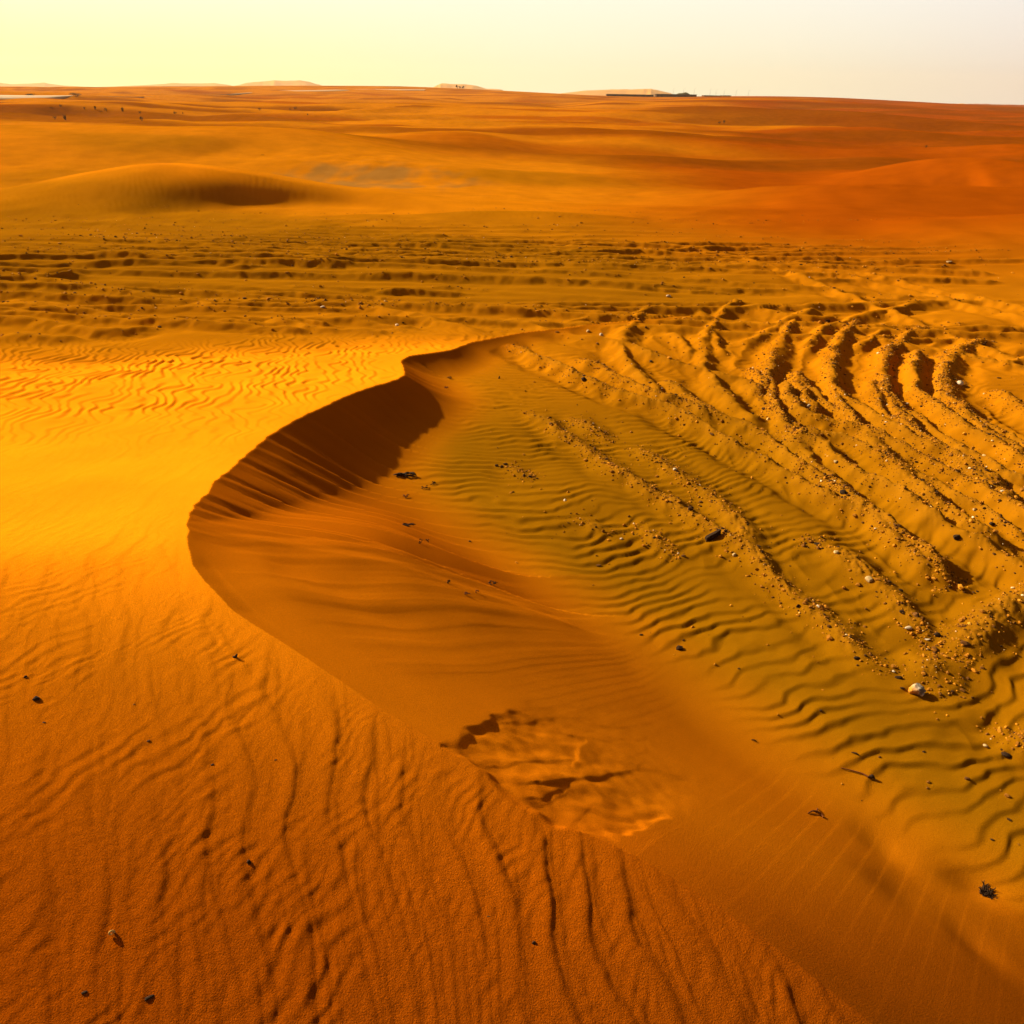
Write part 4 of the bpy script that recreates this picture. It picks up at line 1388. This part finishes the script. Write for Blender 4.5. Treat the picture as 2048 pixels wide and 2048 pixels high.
for i, (P, h_, w_, lab) in enumerate(SH):
    shrub('desert_shrub', P, h_ * 1.15, w_ * 1.2, lab, 'shrub', SG, 400 + i, M_LEAF, 260)
shrub('acacia_thicket', (60, 193.5), 7, 30, 'broad grey green thicket, left of two beyond the road', 'thicket', 'thickets beyond the road', 451, M_LEAFG, 900)
shrub('acacia_thicket', (153, 193.2), 7, 27, 'rounded grey green thicket, right of two beyond the road', 'thicket', 'thickets beyond the road', 452, M_LEAFG, 900)
for i, (P, h_, lab) in enumerate([((914.5, 178), 7, 'left one of three small dark trees on the horizon'), ((919.5, 178.5), 5, 'lower middle one of three small dark trees on the horizon'), ((925.5, 179), 6, 'right one of three small dark trees on the horizon')]):
    shrub('desert_tree', P, h_, 5.5, lab, 'tree', 'small trees on the horizon', 470 + i, M_LEAF, 420, True)


# ------------------------------------------------------------------ buildings on the horizon
def box(x0, x1, y0, y1, z0, z1):
    V = [(x, y, z) for z in (z0, z1) for y in (y0, y1) for x in (x0, x1)]
    return V, [(0, 2, 3, 1), (4, 5, 7, 6), (0, 1, 5, 4), (2, 6, 7, 3), (0, 4, 6, 2), (1, 3, 7, 5)]


def long_building(x0px, x1px, ypx, hpx, D, label, ndoor, nwin, seed):
    a, b_ = at_dist([(x0px, ypx), (x1px, ypx)], [D, D])
    L_ = float(np.hypot(*(b_ - a)[:2]))
    H = hpx * D / FPX
    root = bpy.data.objects.new('low_building', None)
    COL.objects.link(root)
    zb = float(min(a[2], b_[2]))
    root.location = ((a[0] + b_[0]) / 2, D, zb)
    root.rotation_euler = (0, 0, math.atan2(b_[1] - a[1], b_[0] - a[0]))
    tag(root, label, 'building', 'low buildings on the horizon')
    dp = 9.0
    link('wall', poly_mesh('wall', [box(-L_ / 2, L_ / 2, 0, dp, -3, H * .9)], M_WALL, False), root)
    link('roof', poly_mesh('roof', [box(-L_ / 2 - .3, L_ / 2 + .3, -.4, dp + .4, H * .9, H)], M_ROOF, False), root)
    r = np.random.default_rng(seed)
    for k in range(ndoor):
        x = -L_ / 2 + L_ * (k + .5) / ndoor + r.uniform(-2, 2)
        link('door', poly_mesh('door', [box(x - .7, x + .7, -.06, -.002, 0, min(2.1, H * .8))], M_DOOR, False), root)
    for k in range(nwin):
        x = -L_ / 2 + L_ * (k + .25) / nwin
        link('window', poly_mesh('window', [box(x - .6, x + .6, -.05, -.002, H * .45, H * .72)], M_DOOR, False), root)
    return root


long_building(1214, 1307, 193.6, 4.6, 690, 'dark low building, left one of the long pair on the horizon', 3, 7, 1)
long_building(1312.5, 1393, 193.8, 4.8, 690, 'dark low building, right one of the long pair with taller end', 3, 6, 2)
long_building(1408, 1443, 193.0, 2.0, 690, 'short dark building right of the long pair', 1, 3, 3)
long_building(1446, 1462, 192.8, 1.7, 690, 'smallest dark building at the end of the row', 1, 1, 4)
# domed hillock behind the right building
D = 760
a = at_dist([(1352, 192), (1384, 192), (1368, 183.5)], [D] * 3)
W_ = (a[1, 0] - a[0, 0]) / 2
H_ = a[2, 2] - a[0, 2]
V = []
nn = 20
for j in range(nn + 1):
    for i in range(nn + 1):
        uu, vv = i / nn * 2 - 1, j / nn * 2 - 1
        e_ = math.exp(-2.2 * (abs(uu) ** 2.6 + vv * vv)) * (1 + .10 * math.sin(uu * 9) * math.cos(vv * 5))
        V.append((uu * W_ * 1.5, vv * W_ * 1.5, H_ * e_ - .6))
fi = [(j * (nn + 1) + i, j * (nn + 1) + i + 1, (j + 1) * (nn + 1) + i + 1, (j + 1) * (nn + 1) + i) for j in range(nn) for i in range(nn)]
o = link('hill_mound', mesh_np('hill_mound', V, fi, M_LEAFG))
o.location = (a[2, 0], D, a[0, 2])
o['kind'] = 'structure'


# faint street lamps over the horizon
def lamp(px_, top, D, label):
    a = at_dist([(px_, top), (px_, 196)], [D, D])
    H = float(a[0, 2] - a[1, 2])
    root = bpy.data.objects.new('street_lamp', None)
    COL.objects.link(root)
    root.location = a[1]
    tag(root, label, 'street lamp', 'street lamps above the horizon')
    uu = np.linspace(0, 1, 8)
    link('pole', poly_mesh('pole', [tube(np.stack([0 * uu, 0 * uu, H * uu], 1), .16 * (1.3 - .6 * uu), 8)], M_POLE), root)
    link('arm', poly_mesh('arm', [tube(np.stack([1.5 * uu, 0 * uu, H + .35 * np.sin(uu * 1.57)], 1), .07 + 0 * uu, 6)], M_POLE), root)
    link('lamp_head', poly_mesh('lamp_head', [box(1.3, 2.2, -.18, .18, H + .25, H + .42)], M_POLE, False), root)


for i, (px_, top) in enumerate([(1345, 178), (1366, 178), (1387, 177.5), (1419, 178.5), (1431, 180), (1447, 180), (1471, 180.5), (1496, 181)]):
    lamp(px_, top, 1200, ['faint lamp post farthest left, above the right long building', 'faint lamp post over the domed hillock', 'faint lamp post at the right end of the long building', 'faint lamp post above the short dark building',
                          'faint lamp post between the short and the smallest building', 'faint lamp post above the smallest building', 'faint lamp post just past the smallest building', 'faint lamp post farthest right over bare horizon'][i])

# ------------------------------------------------------------------ gravel and clods on the churned sand
r = np.random.default_rng(77)
PX, PY, SZ = [], [], []
for bi, (P, hh, wd) in enumerate(BERMS):
    L = np.concatenate([[0], np.cumsum(np.hypot(*np.diff(P, axis=0).T))])
    far_ = P[:, 1].mean() > 8.7
    n = int(L[-1] * (400 if not far_ else 12))
    if bi in (30, 31, 32):
        n = int(n * 1.1)
    clump = r.random(n)
    s_ = r.random(n) * L[-1]
    keep = (pn(s_ * 1.8 + bi * 7, s_ * 0 + bi, 301) + r.random(n) * .9) > .25
    s_ = s_[keep]
    n = len(s_)
    off = r.normal(0, 1.0, n)
    off = off * wd * .75
    x = np.interp(s_, L, P[:, 0])
    y = np.interp(s_, L, P[:, 1])
    t = np.gradient(P, axis=0)
    t /= np.hypot(t[:, 0], t[:, 1])[:, None] + 1e-9
    tx = np.interp(s_, L, t[:, 0])
    ty = np.interp(s_, L, t[:, 1])
    PX.append(x + ty * off)
    PY.append(y - tx * off)
    SZ.append(np.clip(np.exp(r.normal(math.log(.0048 if not far_ else .0085), .5, n)), .003, .026))
# loose stones over the flats
n = 1300
x = r.uniform(-0.2, 7, n)
y = r.uniform(1.8, 10, n)
PX.append(x)
PY.append(y)
SZ.append(np.clip(np.exp(r.normal(math.log(.0055), .5, n)), .002, .02))
n = 500
x = r.uniform(-13, 9, n)
y = r.uniform(10, 17, n)
PX.append(x)
PY.append(y)
SZ.append(np.clip(np.exp(r.normal(math.log(.008), .5, n)), .004, .025))
PX, PY, SZ = (np.concatenate(v) for v in (PX, PY, SZ))
zz = hgrid(PX, PY)
w_, d_, s_, l_, zc_ = crest_part(PX.astype(F32), PY.astype(F32))
ok = ~(l_ & (w_ > 0.0)) & ((zc_ < -0.08) | (PY > 10))
PX, PY, SZ, zz = PX[ok], PY[ok], SZ[ok], zz[ok]
n = len(PX)
print('gravel stones', n)
var = [rock_co(700 + k, (1, 1, 1), ICO1, 6, .18) for k in range(24)]
vi = r.integers(0, 24, n)
base = np.stack([var[k] for k in vi])
an = r.uniform(0, TAU, n)
ca, sa = np.cos(an), np.sin(an)
el_ = r.uniform(.75, 1.5, n)
fl = r.uniform(.45, .9, n)
bx, by, bz_ = base[..., 0] * el_[:, None], base[..., 1], base[..., 2] * fl[:, None]
X = (bx * ca[:, None] - by * sa[:, None]) * SZ[:, None] + PX[:, None]
Y = (bx * sa[:, None] + by * ca[:, None]) * SZ[:, None] + PY[:, None]
Z = bz_ * SZ[:, None] + (zz + SZ * fl * .30)[:, None]
tone = np.clip(r.normal(.38, .16, n), 0.0, .85)
k = r.random(n)
tone = np.where(k > .988, r.uniform(.92, 1, n), np.where(k < .07, r.uniform(0, .15, n), tone))
m = ICO1.shape[0]
faces = (ICO1F[None] + (np.arange(n) * m)[:, None, None]).reshape(-1, 3)
o = link('gravel', mesh_np('gravel', np.stack([X, Y, Z], -1).reshape(-1, 3), faces, M_GRAVEL, False, {'tone': np.repeat(tone, m)}))
o['kind'] = 'stuff'
o['label'] = 'gravel and crumbs of sand along the wheel track ridges'
o['category'] = 'gravel'

# ------------------------------------------------------------------ daylight
world = bpy.data.worlds.new('World')
scn.world = world
world.use_nodes = True
nt = world.node_tree
bg = nt.nodes['Background']
sky = node(nt, 'ShaderNodeTexSky')
sky.sky_type = 'NISHITA'
sky.sun_disc = False
sky.sun_elevation = SUN_EL
sky.sun_rotation = -SUN_AZ
sky.dust_density = 6
sky.air_density = 1.0
sky.ozone_density = 0.5
# low dusty air: warm and bright along the horizon, yellow around the sun, mauve away from it
tc = node(nt, 'ShaderNodeTexCoord')
sp = node(nt, 'ShaderNodeSeparateXYZ')
nt.links.new(tc.outputs['Generated'], sp.inputs[0])
dot = node(nt, 'ShaderNodeVectorMath', operation='DOT_PRODUCT')
nt.links.new(tc.outputs['Generated'], dot.inputs[0])
dot.inputs[1].default_value = (-math.sin(SUN_AZ), math.cos(SUN_AZ), 0.10)
lowr = node(nt, 'ShaderNodeValToRGB')
e = lowr.color_ramp.elements
GL = 5.0     # the Background strength is 0.1
for _p, _c in ():
    pass
e[0].position = 0.0
e[0].color = (0.52, 0.42, 0.41, 1)
e[1].position = 1.0
e[1].color = (1.05, 1.0, 0.28, 1)
for p_, c_ in ((0.05, (0.68, 0.56, 0.52, 1)), (0.22, (0.93, 0.80, 0.66, 1)), (0.40, (1.0, 0.92, 0.64, 1)), (0.62, (1.0, 0.97, 0.60, 1)), (0.80, (1.02, 1.0, 0.44, 1))):
    q_ = e.new(p_)
    q_.color = c_
nt.links.new(maprange(nt, dot.outputs['Value'], -0.15, 1.0, 0, 1), lowr.inputs[0])
hir = node(nt, 'ShaderNodeValToRGB')
e = hir.color_ramp.elements
e[0].position = 0.0
e[0].color = (0.66, 0.58, 0.60, 1)
e[1].position = 1.0
e[1].color = (1.05, 1.04, 0.85, 1)
for p_, c_ in ((0.10, (0.91, 0.86, 0.86, 1)), (0.35, (1.0, 0.98, 0.90, 1)), (0.6, (1.04, 1.03, 0.86, 1))):
    q_ = e.new(p_)
    q_.color = c_
nt.links.new(maprange(nt, dot.outputs['Value'], -0.15, 1.0, 0, 1), hir.inputs[0])
haze_col = mixc(nt, maprange(nt, sp.outputs['Z'], 0.015, 0.115, 0, 1), lowr.outputs[0], hir.outputs[0])
gl = node(nt, 'ShaderNodeVectorMath', operation='SCALE')
nt.links.new(haze_col, gl.inputs[0])
gl.inputs['Scale'].default_value = GL
upper = mixc(nt, 1.0, sky.outputs[0], (0.40, 0.24, 0.12), 'MULTIPLY')
fade = node(nt, 'ShaderNodeMapRange', interpolation_type='SMOOTHSTEP')
nt.links.new(sp.outputs['Z'], fade.inputs[0])
fade.inputs[1].default_value = 0.12
fade.inputs[2].default_value = 0.32
fade.inputs[3].default_value = 1
fade.inputs[4].default_value = 0
skyc = mixc(nt, fade.outputs[0], upper, gl.outputs[0])
nt.links.new(skyc, bg.inputs['Color'])
bg.inputs['Strength'].default_value = 0.1

sl = bpy.data.lights.new('sun', 'SUN')
sl.energy = 4.6
sl.angle = math.radians(1.0)
sl.color = (1.0, 0.86, 0.62)
so = link('sun', sl)
sd = Vector((-math.sin(SUN_AZ) * math.cos(SUN_EL), math.cos(SUN_AZ) * math.cos(SUN_EL), math.sin(SUN_EL)))
so.rotation_euler = sd.to_track_quat('Z', 'Y').to_euler()
so.location = (-20, 10, 20)

cam = bpy.data.cameras.new('camera')
cam.sensor_width = 36
cam.lens = 18 / math.tan(math.radians(32.5))
cam.clip_start = 0.05
cam.clip_end = 9000
co = link('camera', cam)
co.matrix_world = Matrix.Translation((0, 0, ZC)) @ Matrix.Rotation(math.radians(90 - PITCH), 4, 'X') @ Matrix.Rotation(math.radians(ROLL), 4, 'Z')
scn.camera = co

scn.view_settings.view_transform = 'Standard'
scn.view_settings.look = 'None'
scn.view_settings.exposure = 1.0
scn.view_settings.gamma = 1
scn.cycles.max_bounces = 6
scn.cycles.diffuse_bounces = 3

# ------------------------------------------------------------------ dusty air
hz = link('haze', poly_mesh('haze', [box(-4200, 4200, -60, 4600, -60, 120)], None, False) if False else bpy.data.meshes.new('haze'))
_V, _F = box(-4600, 4600, -60, 4700, -60, 130)
hz.data.from_pydata([tuple(p) for p in _V], [], [list(f) for f in _F])
m_h = bpy.data.materials.new('dusty air')
m_h.use_nodes = True
nt = m_h.node_tree
nt.nodes.remove(nt.nodes['Principled BSDF'])
pv = node(nt, 'ShaderNodeVolumePrincipled')
pv.inputs['Color'].default_value = (0.92, 0.80, 0.66, 1)
pv.inputs['Density'].default_value = 0.00010
pv.inputs['Anisotropy'].default_value = 0.3
nt.links.new(pv.outputs[0], nt.nodes['Material Output'].inputs['Volume'])
hz.data.materials.append(m_h)
hz['kind'] = 'stuff'
